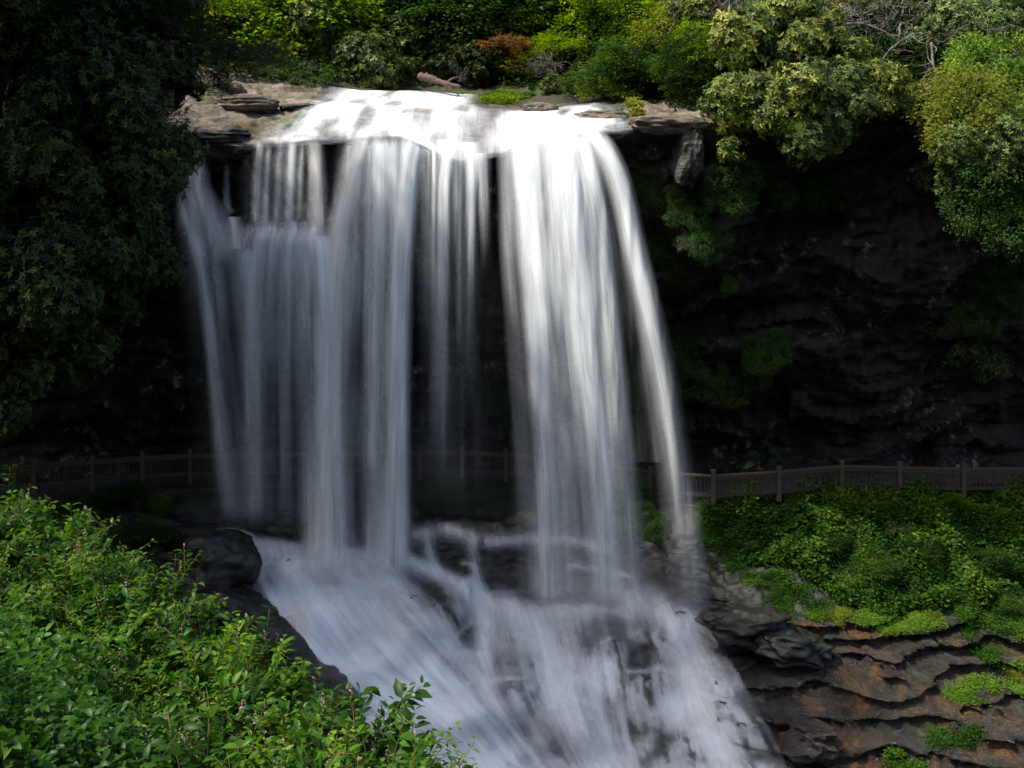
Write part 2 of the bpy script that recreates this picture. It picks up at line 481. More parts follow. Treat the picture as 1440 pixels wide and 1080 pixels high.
a_pa = sm(8.7, 9.0, T) * (1 - sm(10.0, 10.3, T))
a_lo = sm(10.2, 10.8, T)
right = sm(4.8, 6.6, XX)
cas = sm(11.4, 12, T) * (1 - sm(6.0, 7.5, XX)) * sm(-9, -7, XX)
rocky = sm(11.6, 12.1, T) * sm(4.5, 6.5, XX)
am = np.clip(.6 + .9 * fbm(P * .25 + 60, 2).reshape(T.shape), .1, 1.4)
lowc = 1 - sm(-3.5, .5, S[:, :, 2])
lay3 = S[:, :, 2] * 1.9 + .05 * XX + .5 * fbm(P * np.array([.10, .2, .3]) + 13, 3).reshape(TT.shape)
lay4 = (S[:, :, 2] - .32 * XX) * .38 + .55 * warp + .05 * ridge
f4 = lay4 - np.floor(lay4)
saw4 = np.where(f4 < .9, f4 ** 1.8, (1 - f4) / .10)
f3 = lay3 - np.floor(lay3)
saw3 = np.where(f3 < .85, f3 ** 1.6, (1 - f3) / .15)
D = a_cl * (0.25 * big + 0.55 * blocky * (1 - .6 * lowc) + 0.12 * med + (.30 - .2 * lowc) * ridge + 0.10 * fine + .14 * lowc * (saw3 - .4) * np.clip(.7 + 1.4 * warp, 0, 1.5) + .75 * (saw4 - .4) + 0.40 * am * (saw - .5) + 0.07 * am * (saw2 - .5))
D += a_up * (1 - .6 * sm(-8, -7, XX) * (1 - sm(3.6, 4.6, XX))) * (0.10 * big + 0.10 * med + 0.05 * fine + 0.12 * (saw2 - .5))
D += a_pa * (0.03 * med)
D += a_lo * (0.16 * big + 0.14 * med + 0.10 * ridge + 0.07 * fine + 0.06 * (saw2 - .5))
D += (1 - sm(1.0, 2.2, T)) * (0.6 * big + .2 * med)
cell = fbm(P * np.array([1.0, .8, .8]) + 91, 2).reshape(TT.shape)
D *= 1 - .45 * rocky
D *= 1 - .7 * cas
D += cas * (.34 * np.round(cell * 2.2) / 2.2 + .22 * cell)
S = S + N * D[..., None]
# bedded slabs on the right below the green slope: each bed overhangs the one beneath
LK = 2.6
lw = S[:, :, 2] * LK - 0.06 * XX + 1.0 * fbm(P * np.array([.20, .35, .25]) + 77, 3).reshape(T.shape) + .04 * med
ff = lw - np.floor(lw)
terr = np.where(ff < .66, .22 * ff / .66, .22 + .78 * (ff - .66) / .34)
S[:, :, 2] += rocky * ((terr - ff) / LK + .035 * fine + .03 * ridge)
push = np.where(ff < .66, .42 * (1 - ff / .66) ** .7, -.10 * np.sin((ff - .66) / .34 * math.pi))
S[:, :, 1] -= rocky * (push * (.55 + .9 * sm(-.5, .5, warp)) + .05 * ridge)
moss = np.zeros(T.shape)
PX, PY = proj(S)
moss += np.exp(-(((PX - 670) / 110) ** 2 + ((PY - 690) / 22) ** 2)) * 1.3 * (T > 9.8)
moss += sm(10.0, 10.3, T) * (1 - sm(11.6, 12.0, T)) * sm(5.5, 8, XX) * .8
moss += np.exp(-(((PX - 410) / 60) ** 2 + ((PY - 180) / 12) ** 2)) * .6 * (T < 5)

V = S.reshape(-1, 3)
nc = len(xs)


def cut(name, r0, r1, material, label, cat, c0=0, c1=None):
    c1 = nc - 1 if c1 is None else c1
    rr = np.arange(r0, r1 + 1)
    sub = S[r0:r1 + 1, c0:c1 + 1]
    h, w = sub.shape[:2]
    i = np.arange(h - 1)[:, None] * w + np.arange(w - 1)[None]
    q = np.stack([i, i + 1, i + w + 1, i + w], -1).reshape(-1, 4)
    me = raw_mesh(name, sub.reshape(-1, 3), q[:, ::-1] if FLIP else q, material, True, {'moss': moss[r0:r1 + 1, c0:c1 + 1].ravel()})
    o = obj(name, me)
    tag(o, label, cat, kind='structure')
    return o


FLIP = False
a, b_ = S[rows[6], nc // 2 + 1] - S[rows[6], nc // 2], S[rows[6] + 1, nc // 2] - S[rows[6], nc // 2]
if np.cross(a, b_)[1] > 0:
    FLIP = True
ci = lambda x: int(np.searchsorted(xs, x))
cut('hillside', 0, rows[2], M['soil'], 'wooded hillside rising behind the top of the waterfall', 'hillside')
xa, xb = ci(-15.0), ci(7.0)
xm, xn = ci(-7.7), ci(4.4)
cut('rock_ledge', rows[2], rows[4] + 2, M['tan'], 'tan layered rock ledge at the left end of the lip', 'rock ledge', xa, xm)
cut('river_bed', rows[2], rows[4] + 2, M['wetbed'], 'wet brown rock bed the river crosses before it drops', 'river bed', xm, xn)
cut('rock_ledge', rows[2], rows[4] + 2, M['tan'], 'grey brown dry rocks at the right end of the lip', 'rock ledge', xn, xb)
cut('cliff_top', rows[2], rows[4] + 2, M['soil'], 'dark earth on the cliff edge left of the falls under the shrubs', 'cliff top', 0, xa)
cut('cliff_top', rows[2], rows[4] + 2, M['soil'], 'dark earth on the cliff edge right of the falls under the shrubs', 'cliff top', xb, nc - 1)
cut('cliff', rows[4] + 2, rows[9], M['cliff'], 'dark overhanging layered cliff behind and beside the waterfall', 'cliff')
cut('path', rows[9], rows[10], M['path'], 'footpath running under the overhang behind the falling water', 'path')
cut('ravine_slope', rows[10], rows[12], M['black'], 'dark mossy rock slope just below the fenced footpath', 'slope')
xi = ci(7.2)
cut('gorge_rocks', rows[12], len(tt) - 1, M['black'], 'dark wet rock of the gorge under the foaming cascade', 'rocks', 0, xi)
cut('slab_rocks', rows[12], len(tt) - 1, M['slab'], 'sunlit brown wet rock slabs lying in layers at the lower right', 'rocks', xi, nc - 1)

i = np.arange(len(tt) - 1)[:, None] * nc + np.arange(nc - 1)[None]
TQ = np.stack([i, i + 1, i + nc + 1, i + nc], -1).reshape(-1, 4)
TREE = BVHTree.FromPolygons([tuple(v) for v in V.tolist()], TQ.tolist())


def hit(px, py, lift=0.0):
    d = Vector(((px - CX) / F, 1.0, (HZ - py) / F))
    h = TREE.ray_cast(Vector((0, 0, 0)), d.normalized(), 200)
    if h[0] is None:
        return None, None
    p, n = np.array(h[0]), np.array(h[1])
    if n @ np.array(d) > 0:
        n = -n
    return p + n * lift, n


# near bank on the left, and the bank the camera stands on
def bank_z(x, y):
    z = -3.9 - 0.40 * (x + 5) - 0.42 * (y - 9)
    z = z - 1.1 * np.maximum(0, x + 3.3 + .34 * np.maximum(0, y - 8.5)) ** 1.6 * sm(2, 6, y) - .35 * sm(3, 6, y)
    z = np.where(y < 2, z * 0 - 1.75 + .02 * x, z * sm(2, 7, y) + (1 - sm(2, 7, y)) * (-1.75 - .5 * (y - 2) * .9))
    return np.maximum(z, -19)


bx = np.linspace(-34, 16, 180)
by = np.linspace(-4, 33, 150)
GX, GY = np.meshgrid(bx, by)
GZ = bank_z(GX, GY)
GZ = np.minimum(GZ, 3.0 + 0 * GZ)
GZ += 0.18 * fbm(np.stack([GX.ravel() * .6, GY.ravel() * .6, GX.ravel() * 0], 1), 4).reshape(GX.shape)
w_ = GX.shape[1]
i = np.arange(GX.shape[0] - 1)[:, None] * w_ + np.arange(w_ - 1)[None]
q = np.stack([i, i + 1, i + w_ + 1, i + w_], -1).reshape(-1, 4)
tag(obj('bank', raw_mesh('bank', np.stack([GX, GY, GZ], -1).reshape(-1, 3), q, M['soil'], True, {'moss': np.zeros(GX.size)})),
    'near left bank of the gorge under the green undergrowth', 'bank', kind='structure')
# wooded side of the gorge behind the viewer
bx = np.linspace(-70, 70, 60)
by = np.linspace(-60, -3.5, 30)
GX, GY = np.meshgrid(bx, by)
GZ = -1.75 + 0.95 * np.maximum(0, -GY - 5) + 1.5 * fbm(np.stack([GX.ravel() * .1, GY.ravel() * .1, GX.ravel() * 0], 1), 3).reshape(GX.shape) * sm(-5, -14, GY)
w_ = GX.shape[1]
i = np.arange(GX.shape[0] - 1)[:, None] * w_ + np.arange(w_ - 1)[None]
q = np.stack([i, i + 1, i + w_ + 1, i + w_], -1).reshape(-1, 4)
tag(obj('hill', raw_mesh('hill', np.stack([GX, GY, GZ], -1).reshape(-1, 3), q, M['soil'], True, {'moss': np.ones(GX.size)})),
    'wooded hill on the viewer side of the gorge', 'hill', kind='structure')


# ---------------------------------------------------------------- water
def catmull(P, n):
    P = np.asarray(P, float)
    if len(P) == 2:
        t = np.linspace(0, 1, n)[:, None]
        return P[0] * (1 - t) + P[1] * t
    Q = np.vstack([2 * P[0] - P[1], P, 2 * P[-1] - P[-2]])
    seg = np.linalg.norm(np.diff(P[:, :2], axis=0), axis=1)
    cum = np.concatenate([[0], np.cumsum(seg)])
    s = np.linspace(0, cum[-1], n)
    k = np.clip(np.searchsorted(cum, s, side='right') - 1, 0, len(P) - 2)
    t = ((s - cum[k]) / (cum[k + 1] - cum[k] + 1e-9))[:, None]
    p0, p1, p2, p3 = Q[k], Q[k + 1], Q[k + 2], Q[k + 3]
    return 0.5 * ((2 * p1) + (-p0 + p2) * t + (2 * p0 - 5 * p1 + 4 * p2 - p3) * t * t + (-p0 + 3 * p1 - 3 * p2 + p3) * t**3)


SEED = [0]


class Water:
    def __init__(s):
        s.V, s.F, s.A, s.n = [], [], [], 0

    def grid(s, G, dens, fu, ft):
        h, w = G.shape[:2]
        i = np.arange(h - 1)[:, None] * w + np.arange(w - 1)[None]
        s.F.append(np.stack([i, i + 1, i + w + 1, i + w], -1).reshape(-1, 4) + s.n)
        s.V.append(G.reshape(-1, 3))
        SEED[0] += 1
        s.A.append(np.stack([dens.ravel(), fu.ravel(), ft.ravel(), np.full(h * w, SEED[0] * 3.7)], 1))
        s.n += h * w

    def build(s, name, material, label, cat='waterfall'):
        A = np.concatenate(s.A)
        me = raw_mesh(name, np.concatenate(s.V), np.concatenate(s.F), material, True,
                      {'dens': A[:, 0], 'fu': A[:, 1], 'ft': A[:, 2], 'seed': A[:, 3]})
        return tag(obj(name, me), label, cat, kind='structure')

    def stream(s, pts, layers=2, thick=0.30, soft=1.6, fade=(0.0, 0.0), gain=1.0):
        """falling stream; pts: (px, py, Y, half width px, density)"""
        pts = np.array(pts, float)
        Ln = np.linalg.norm(np.diff(pts[:, :2], axis=0), axis=1).sum()
        nt = int(max(12, Ln / 7))
        C = catmull(pts, nt)
        hwmax = pts[:, 3].max()
        nu = int(max(12, hwmax * 1.0))
        u = np.linspace(-1, 1, nu)
        for ly in range(layers):
            G = np.empty((nt, nu, 3))
            off = (ly - (layers - 1) / 2) * thick
            Y = C[:, 2:3] + off + 0.9 * C[:, 3:4] / F * C[:, 2:3] * (u[None] ** 2) * np.clip(20 / C[:, 3:4], .25, 1)
            nz = fbm(np.stack([(np.repeat((C[:, 0:1] + u * C[:, 3:4] * 1.5), 1, 1)).ravel() * .06, np.repeat(C[:, 1], nu) * .004, np.full(nt * nu, SEED[0] * 7.1)], 1), 3).reshape(nt, nu)
            Y = Y + 0.07 * nz
            px = C[:, 0:1] + u[None] * C[:, 3:4] * 1.55
            py = C[:, 1:2] + 0 * px
            G[..., 0] = (px - CX) / F * Y
            G[..., 1] = Y
            G[..., 2] = (HZ - py) / F * Y
            wpx = C[:, 3:4] * u[None]
            n1 = fbm(np.stack([wpx.ravel() * .11 + 50, np.repeat(C[:, 1], nu) * .0022, np.full(nt * nu, SEED[0] * 3.3)], 1), 3).reshape(nt, nu)
            prof = np.exp(-(np.abs(u) * soft) ** 2.4)[None]
            n4 = fbm(np.stack([wpx.ravel() * .035, np.repeat(C[:, 1], nu) * .010 - np.abs(wpx).ravel() * .01, np.full(nt * nu, SEED[0] * 1.9)], 1), 3).reshape(nt, nu)
            wob = np.clip(1 + 0.75 * n1 + .38 * n4, .05, 2)
            t = np.linspace(0, 1, nt)[:, None]
            fd = np.ones_like(t)
            if fade[0] > 0: fd = fd * sm(0, fade[0], t)
            if fade[1] > 0: fd = fd * (1 - sm(1 - fade[1], 1, t))
            k = C[:, 4:5] * prof * wob * fd * gain
            a = 1 - np.exp(-1.75 * k ** 1.35)
            if layers > 1:
                a = 1 - (1 - np.clip(a, 0, .985)) ** (1.0 / layers * 1.15)
            e = (1 - sm(.86, 1, np.abs(u)))[None]
            dist = np.concatenate([[0], np.cumsum(np.linalg.norm(np.diff(G[:, nu // 2], axis=0), axis=1))])
            s.grid(G, a * e, wpx / F * 32 + 0 * px, np.repeat(dist[:, None], nu, 1))

    def flow(s, pts, lift=0.10, layers=1, soft=1.5, fade=(0.08, 0.0), smooth=9, gain=1.0, front=0.0, bulge=0.08):
        """water running over the rocks; pts: (px, py, half width px, density); laid on the terrain, then smoothed"""
        pts = np.array(pts, float)
        Ln = np.linalg.norm(np.diff(pts[:, :2], axis=0), axis=1).sum()
        nt = int(max(14, Ln / 5))
        C = catmull(pts, nt)
        nu = int(max(10, pts[:, 2].max() * .5))
        tan = np.gradient(C[:, :2], axis=0)
        tan /= np.linalg.norm(tan, axis=1, keepdims=True)
        nor = np.stack([tan[:, 1], -tan[:, 0]], 1)
        nor = nor * .5 + np.array([1, 0]) * .5 * np.sign(nor[:, 0:1].mean() or 1)
        nor /= np.linalg.norm(nor, axis=1, keepdims=True)
        u = np.linspace(-1, 1, nu)
        px = C[:, 0:1] + nor[:, 0:1] * u[None] * C[:, 2:3] * 1.5
        py = C[:, 1:2] + nor[:, 1:2] * u[None] * C[:, 2:3] * 1.5
        D_ = np.full((nt, nu), np.nan)
        for a_ in range(nt):
            for b2 in range(nu):
                p, n = hit(px[a_, b2], py[a_, b2])
                if p is not None:
                    D_[a_, b2] = p[1]
        D_ = np.where(np.isnan(D_), np.nanmedian(D_), D_)

        def blur(Z, k):
            ker = np.hanning(k + 2)[1:-1]
            ker /= ker.sum()
            for ax in (0, 1):
                kk = min(k, (Z.shape[ax] // 2) * 2 - 1)
                if kk < 3: continue
                ke = np.hanning(kk + 2)[1:-1]
                ke /= ke.sum()
                Zp = np.pad(Z, [(kk // 2, kk // 2) if x == ax else (0, 0) for x in (0, 1)], 'edge')
                Z = np.apply_along_axis(lambda v: np.convolve(v, ke, 'valid'), ax, Zp)
            return Z
        Dm = np.minimum(blur(D_, smooth), D_ + .10)
        Dm = blur(Dm, 5)
        for ly in range(layers):
            Y = Dm - lift - front - ly * .16 - bulge * np.exp(-(u[None] * 1.3) ** 2) * (C[:, 2:3] / F * 30) * .35
            nz = fbm(np.stack([(C[:, 2:3] * u[None]).ravel() * .05, np.repeat(C[:, 1], nu) * .012, np.full(nt * nu, SEED[0] * 7.1)], 1), 3).reshape(nt, nu)
            Y = Y + .06 * nz
            G = np.stack([(px - CX) / F * Y, Y, (HZ - py) / F * Y], -1)
            wpx = C[:, 2:3] * u[None]
            n1 = fbm(np.stack([wpx.ravel() * .075 + 50, np.repeat(np.arange(nt) * 5, nu) * .005, np.full(nt * nu, SEED[0] * 3.3)], 1), 3).reshape(nt, nu)
            n2 = fbm(np.stack([px.ravel() * .022, py.ravel() * .022, np.full(nt * nu, 5.5 + ly)], 1), 3).reshape(nt, nu)
            prof = np.exp(-(np.abs(u) * soft) ** 1.8)[None]
            wob = np.clip(1 + 0.9 * n1 + .7 * n2, .03, 2)
            t = np.linspace(0, 1, nt)[:, None]
            fd = np.ones_like(t)
            if fade[0] > 0: fd = fd * sm(0, fade[0], t)
            if fade[1] > 0: fd = fd * (1 - sm(1 - fade[1], 1, t))
            a = 1 - np.exp(-1.5 * C[:, 3:4] * prof * wob * fd * gain)
            a *= (1 - sm(.84, 1, np.abs(u)))[None]
            dist = np.concatenate([[0], np.cumsum(np.linalg.norm(np.diff(G[:, nu // 2], axis=0), axis=1))])
            s.grid(G, a, wpx / F * 30 + 0 * px, np.repeat(dist[:, None], nu, 1))


# river running over the top ledges: a sheet just above the smooth bed, rock shows where it stands proud
Wr = Water()
tr = np.linspace(2.0, 4.32, 110)
xr = np.arange(-9.6, 5.2, .08)
G = base_sheet(xr, tr)
Pg = G.reshape(-1, 3)
G[..., 2] += 0.11 + 0.03 * fbm(Pg * np.array([1.2, .5, .5]), 3).reshape(G.shape[:2])
G[..., 1] -= 0.10 * sm(3.7, 4.2, tr)[:, None]
gx, gy = proj(G)
TRr = np.broadcast_to(tr[:, None], gx.shape)
xq = xr[None] + 0 * gx
dn = np.zeros(gx.shape)
# left broad run
e0 = -7.6 + 1.2 * sm(2, 2.9, TRr) * 0 - 1.1 * sm(2.6, 4, TRr)
dn += sm(e0, e0 + 1.2, xq) * (1 - sm(-2.4 + .8 * sm(2, 4, TRr), -1.2 + 1.3 * sm(2, 4, TRr), xq)) * .72
# right run feeding the big plunge
dn += sm(-1.2, .2, xq + .5 * (3.2 - TRr)) * (1 - sm(2.4 + .5 * sm(3, 4, TRr), 3.6 + .5 * sm(3, 4, TRr), xq)) * sm(2.5, 3.3, TRr) * .8
dn *= 1 - .55 * np.exp(-(((xq + 1.3) / .8) ** 2)) * sm(2.9, 3.3, TRr)
n_ = fbm(np.stack([xq.ravel() * 1.6, TRr.ravel() * 2.2, 0 * xq.ravel()], 1), 4).reshape(gx.shape)
dn = np.clip(dn * (1 + .75 * n_), 0, 1)
Wr.grid(G, dn, xq, (TRr - 2) * 3)
Wr.build('river', M['casc'], 'shallow white river sliding over the ledges to the lip', 'river')

Wl = Water()
st = Wl.stream
# small stepped cascade at the far left of the lip
st([(277, 203, 33.1, 7, .5), (276, 232, 32.8, 13, .9), (274, 262, 32.4, 18, .8), (284, 300, 31.9, 27, .75), (300, 348, 31.5, 38, .55), (304, 385, 31.3, 42, .4)], fade=(0, .22))
st([(318, 212, 33.2, 4, .2), (318, 280, 33.0, 6, .35), (322, 300, 32.6, 10, .2)], layers=1)
st([(262, 280, 32.3, 8, .3), (262, 310, 31.9, 12, .5), (274, 350, 31.5, 14, .5), (282, 390, 31.35, 12, .4)], layers=1, fade=(.1, .3))
st([(330, 305, 32.0, 10, .5), (334, 330, 31.6, 10, .6), (336, 350, 31.4, 12, .5)], layers=1)
# veil under it
st([(302, 340, 31.45, 42, .55), (312, 440, 31.2, 42, .2), (325, 560, 31.0, 42, .10), (345, 750, 30.9, 44, .07)], fade=(.12, .1))
st([(272, 325, 31.45, 9, .6), (290, 430, 31.2, 9, .6), (303, 540, 31.0, 10, .42), (325, 745, 30.8, 15, .25)], fade=(.04, .1))
st([(345, 345, 31.4, 12, .5), (352, 450, 31.2, 14, .32), (358, 745, 30.9, 18, .12)], layers=1, fade=(.04, .1))
# curtain landing on the mid ledge
for x, w, d in ((362, 7, .55), (376, 5, .3), (392, 6, .45), (409, 7, .42), (424, 5, .3), (440, 7, .5), (400, 50, .16)):
    st([(x + 3, 198, 33.0, w, d), (x, 240, 32.75, w, d), (x - 3, 318, 32.4, w * 1.1, d * .8)], fade=(.03, .1))
# round flow over the ledge and the veil under it
st([(400, 302, 32.0, 36, .3), (398, 325, 31.5, 48, .7), (392, 355, 31.25, 46, .65), (390, 440, 31.15, 46, .36), (388, 560, 31.0, 44, .19), (388, 760, 30.8, 46, .12)], fade=(.05, .1), soft=1.4)
st([(375, 335, 31.4, 22, .6), (366, 400, 31.2, 20, .38), (360, 540, 31.1, 18, .22), (365, 750, 30.9, 20, .1)], fade=(.08, .1))
st([(430, 318, 31.7, 30, .6), (445, 350, 31.3, 34, .9), (450, 430, 31.1, 30, .85), (455, 600, 30.9, 28, .75), (458, 828, 30.7, 30, .8)], fade=(.06, .10))
# middle curtains
st([(520, 193, 32.9, 34, .4), (512, 300, 32.2, 34, .28), (508, 420, 31.9, 38, .26), (503, 600, 31.6, 36, .17), (500, 800, 31.3, 38, .17)], fade=(.02, .05))
st([(548, 190, 32.7, 34, 1.0), (548, 260, 32.2, 32, .7), (547, 400, 31.7, 26, .5), (545, 600, 31.4, 24, .4), (543, 828, 31.1, 30, .65)], fade=(.02, .10))
st([(585, 190, 32.7, 14, 1.0), (575, 240, 32.2, 14, 1.0), (566, 330, 31.8, 13, .95), (561, 450, 31.5, 13, .95), (558, 620, 31.2, 13, .9), (556, 828, 31.0, 15, .9)], fade=(.02, .10))
st([(540, 195, 32.5, 12, .5), (530, 300, 32.0, 11, .55), (526, 450, 31.6, 11, .5), (524, 650, 31.3, 12, .45), (523, 800, 31.1, 14, .5)], fade=(.02, .03), layers=1)
st([(596, 200, 32.9, 14, .7), (598, 250, 32.5, 12, .3), (600, 420, 32.2, 15, .14), (600, 540, 32, 15, .03)], fade=(0, .5))
st([(634, 196, 32.7, 18, .9), (627, 230, 32.3, 14, .75), (622, 300, 32.1, 10, .5), (620, 420, 31.9, 9, .28), (621, 560, 31.7, 15, .16), (624, 760, 31.6, 20, .05)], fade=(0, .3))
st([(660, 200, 32.6, 14, .85), (663, 255, 32.3, 10, .7), (661, 360, 32.1, 8, .42), (660, 500, 32.0, 8, .16), (660, 700, 31.9, 9, .03)], layers=1, fade=(0, .5))
st([(674, 215, 32.5, 12, .8), (679, 262, 32.3, 9, .5), (682, 330, 32.1, 7, .2), (684, 420, 32.1, 8, .04)], layers=1, fade=(0, .5))
st([(610, 230, 32.9, 60, .08), (625, 400, 32.6, 66, .07), (630, 740, 32.2, 70, .07)], layers=1, fade=(.1, .15))
st([(641, 210, 32.5, 10, .5), (643, 300, 32.3, 8, .25), (644, 440, 32.2, 8, .04)], layers=1, fade=(0, .5))
for x in (492, 505, 519, 604, 611, 631, 649):
    st([(x, 205, 32.5, 4, .5), (x - 2, 330, 32.2, 4, .3), (x - 3, 560, 31.9, 6, .04)], layers=1, fade=(0, .5))
Wl.build('waterfall', M['water'], 'grey-white broken curtain of thin streams on the left side of the falls')
Wc = Water()
st = Wc.stream
st([(512, 186, 32.9, 16, 1.0), (497, 225, 32.2, 14, 1.0), (484, 280, 31.8, 14, 1.0), (472, 340, 31.4, 16, .95), (465, 430, 31.1, 19, .85), (460, 600, 30.85, 20, .75), (458, 828, 30.6, 24, .75)], fade=(.02, .10))
st([(440, 195, 32.9, 10, .8), (446, 240, 32.6, 10, .7), (449, 330, 32.2, 11, .5)], fade=(.03, .1))
Wc.build('waterfall', M['cream'], 'cream coloured narrow stream leaping out left of the middle of the falls')
Wg = Water()
st = Wg.stream
st([(770, 163, 33.3, 50, 1.1), (772, 190, 32.4, 50, 1.4), (775, 260, 31.9, 50, 1.2), (782, 350, 31.6, 53, .9), (794, 480, 31.3, 56, .6), (809, 640, 31.0, 60, .42), (824, 860, 30.7, 66, .36)], soft=1.35, layers=3, fade=(0.01, .05))
st([(733, 172, 32.6, 14, 1.0), (738, 230, 32.1, 14, .9), (746, 340, 31.7, 14, .8), (755, 480, 31.3, 14, .75), (765, 640, 31.0, 15, .55), (774, 860, 30.7, 18, .5)], fade=(.01, .04))
st([(785, 175, 32.3, 22, 1.0), (796, 260, 31.7, 22, .9), (808, 380, 31.4, 21, .75), (822, 500, 31.1, 19, .7), (838, 610, 30.9, 17, .75), (848, 710, 30.8, 17, .65), (853, 860, 30.6, 22, .55)], fade=(.01, .04))
st([(815, 190, 32.3, 16, .8), (832, 260, 31.8, 15, .6), (847, 340, 31.6, 14, .5), (859, 480, 31.4, 14, .42), (871, 640, 31.2, 16, .3), (886, 860, 30.9, 22, .25)], fade=(.01, .05))
Wg.build('waterfall', M['water'], 'broad bright white plunge right of the middle of the falls')
Wh = Water()
st = Wh.stream
st([(800, 172, 33.2, 14, .8), (826, 184, 32.4, 17, 1.0), (850, 212, 32.0, 15, 1.0), (872, 262, 31.7, 14, .9), (890, 340, 31.45, 14, .8), (908, 420, 31.2, 15, .66), (926, 510, 31.0, 17, .52), (947, 640, 30.8, 19, .36), (963, 780, 30.6, 21, .3), (975, 900, 30.4, 24, .3)], layers=3, thick=.2, fade=(.02, .05))
st([(836, 178, 32.6, 14, .5), (850, 215, 32.2, 14, .4), (862, 270, 32.0, 15, .25), (880, 400, 31.8, 20, .12), (910, 650, 31.4, 28, .08)], layers=1)
Wh.build('waterfall', M['water'], 'slender white arc of water curving to the right, outermost stream')

Wk = Water()
fl = Wk.flow
# the main chute: thick aerated water from the left impact down to the lower middle
fl([(440, 778, 40, .3), (468, 825, 66, .8), (515, 890, 76, 1.0), (580, 965, 66, 1.1), (650, 1045, 54, 1.3), (710, 1120, 54, 1.3)], layers=2, smooth=11, front=.15, soft=1.2)
fl([(255, 762, 5, .15), (290, 752, 6, .4), (325, 750, 8, .6), (352, 764, 12, .8), (372, 800, 18, .9), (405, 870, 30, .9), (465, 945, 30, .8), (540, 1020, 34, .8), (620, 1100, 40, .8)], smooth=5, front=.3, layers=2)
fl([(520, 935, 12, .5), (600, 985, 18, 1.2), (660, 1035, 22, 1.5), (710, 1095, 24, 1.5)], front=.4, smooth=11)
# sheet of water that hugs the stepped rock
ra, rb = rows[11] - 8, rows[15]
ca, cb = ci(-9.8), ci(9.6)
B = S[ra:rb, ca:cb].copy()
def box(Z, k):
    for ax in (0, 1):
        Zp = np.pad(Z, [(k, k) if x == ax else (0, 0) for x in range(Z.ndim)], 'edge')
        c = np.cumsum(np.insert(Zp, 0, 0, axis=ax), axis=ax)
        n_ = Z.shape[ax]
        a1 = np.take(c, np.arange(2 * k + 1, 2 * k + 1 + n_), axis=ax); a0 = np.take(c, np.arange(0, n_), axis=ax)
        Z = (a1 - a0) / (2 * k + 1)
    return Z
soft1, soft2 = box(B, 2), box(box(B, 5), 4)
nn = np.cross(np.gradient(soft2, axis=1), np.gradient(soft2, axis=0))
nn /= np.linalg.norm(nn, axis=2, keepdims=True) + 1e-9
nn *= np.where(nn[..., 2:3] - nn[..., 1:2] < 0, -1, 1)
prot = ((B - soft2) * nn).sum(2)
rough_ = ((soft1 - soft2) * nn).sum(2)
ylv = [700, 760, 800, 860, 920, 980, 1040, 1110, 1200]
cur = np.array([[355, 358, 368, 395, 440, 500, 560, 620, 690], [430, 438, 448, 490, 545, 605, 665, 735, 810], [555, 562, 575, 600, 640, 686, 722, 760, 830],
                [640, 650, 665, 680, 690, 706, 745, 785, 850], [735, 740, 745, 758, 775, 790, 815, 850, 900], [828, 830, 832, 845, 860, 868, 880, 900, 930],
                [895, 900, 905, 925, 950, 965, 985, 1005, 1030], [955, 958, 965, 990, 1022, 1056, 1090, 1120, 1160]], float)
sval = np.array([8.0, 9.8, 12.6, 14.6, 16.5, 18.5, 20.2, 21.6])
base = [1.2, 1.15, .24, .26, .44, .50, .52, .34]
strokes = [([(575, 790), (612, 805), (650, 826), (670, 850), (684, 876)], 7, 1.3), ([(684, 876), (680, 925), (690, 1000), (715, 1070)], 9, .7),
           ([(650, 822), (665, 815), (680, 835), (688, 850)], 4, .9), ([(690, 850), (722, 858), (748, 876), (766, 905), (775, 950), (790, 990), (820, 1040), (850, 1090)], 13, 1.1),
           ([(800, 940), (828, 1010), (850, 1090)], 30, .8), ([(888, 850), (925, 858), (946, 880), (955, 920), (975, 970), (1000, 1020), (1030, 1090)], 16, 1.1),
           ([(958, 875), (985, 925), (1010, 965), (1040, 1010)], 12, .8), ([(640, 960), (690, 956), (735, 950), (764, 936)], 3, .7), ([(625, 905), (655, 880), (690, 860)], 3, .5),
           ([(780, 862), (840, 856), (890, 866)], 6, .7), ([(590, 890), (630, 915), (672, 922)], 4, .6), ([(760, 1000), (800, 985), (840, 990)], 4, .5),
           ([(880, 945), (920, 940), (955, 955)], 4, .6), ([(900, 1010), (960, 1000), (1010, 1010)], 5, .6),
           ([(690, 762), (740, 758), (800, 759), (850, 772)], 7, .45), ([(800, 792), (845, 800), (884, 812)], 4, .7), ([(585, 752), (625, 745), (665, 758)], 9, .4),
           ([(613, 806), (604, 775), (602, 752)], 7, .35), ([(652, 790), (666, 800), (668, 830)], 3, .7), ([(662, 760), (668, 795), (676, 840)], 6, .3), ([(745, 850), (750, 858), (800, 850)], 4, .5)]
dark = [(618, 850, 34, 46, .9), (655, 893, 26, 34, .9), (925, 888, 20, 26, .75), (930, 925, 24, 22, .5), (718, 925, 26, 40, .55), (745, 1000, 22, 60, .5), (700, 1030, 26, 50, .5),
        (770, 1060, 16, 50, .4), (900, 905, 30, 30, .4), (1000, 1000, 20, 30, .3), (560, 850, 14, 30, .35), (845, 905, 20, 24, .4)]
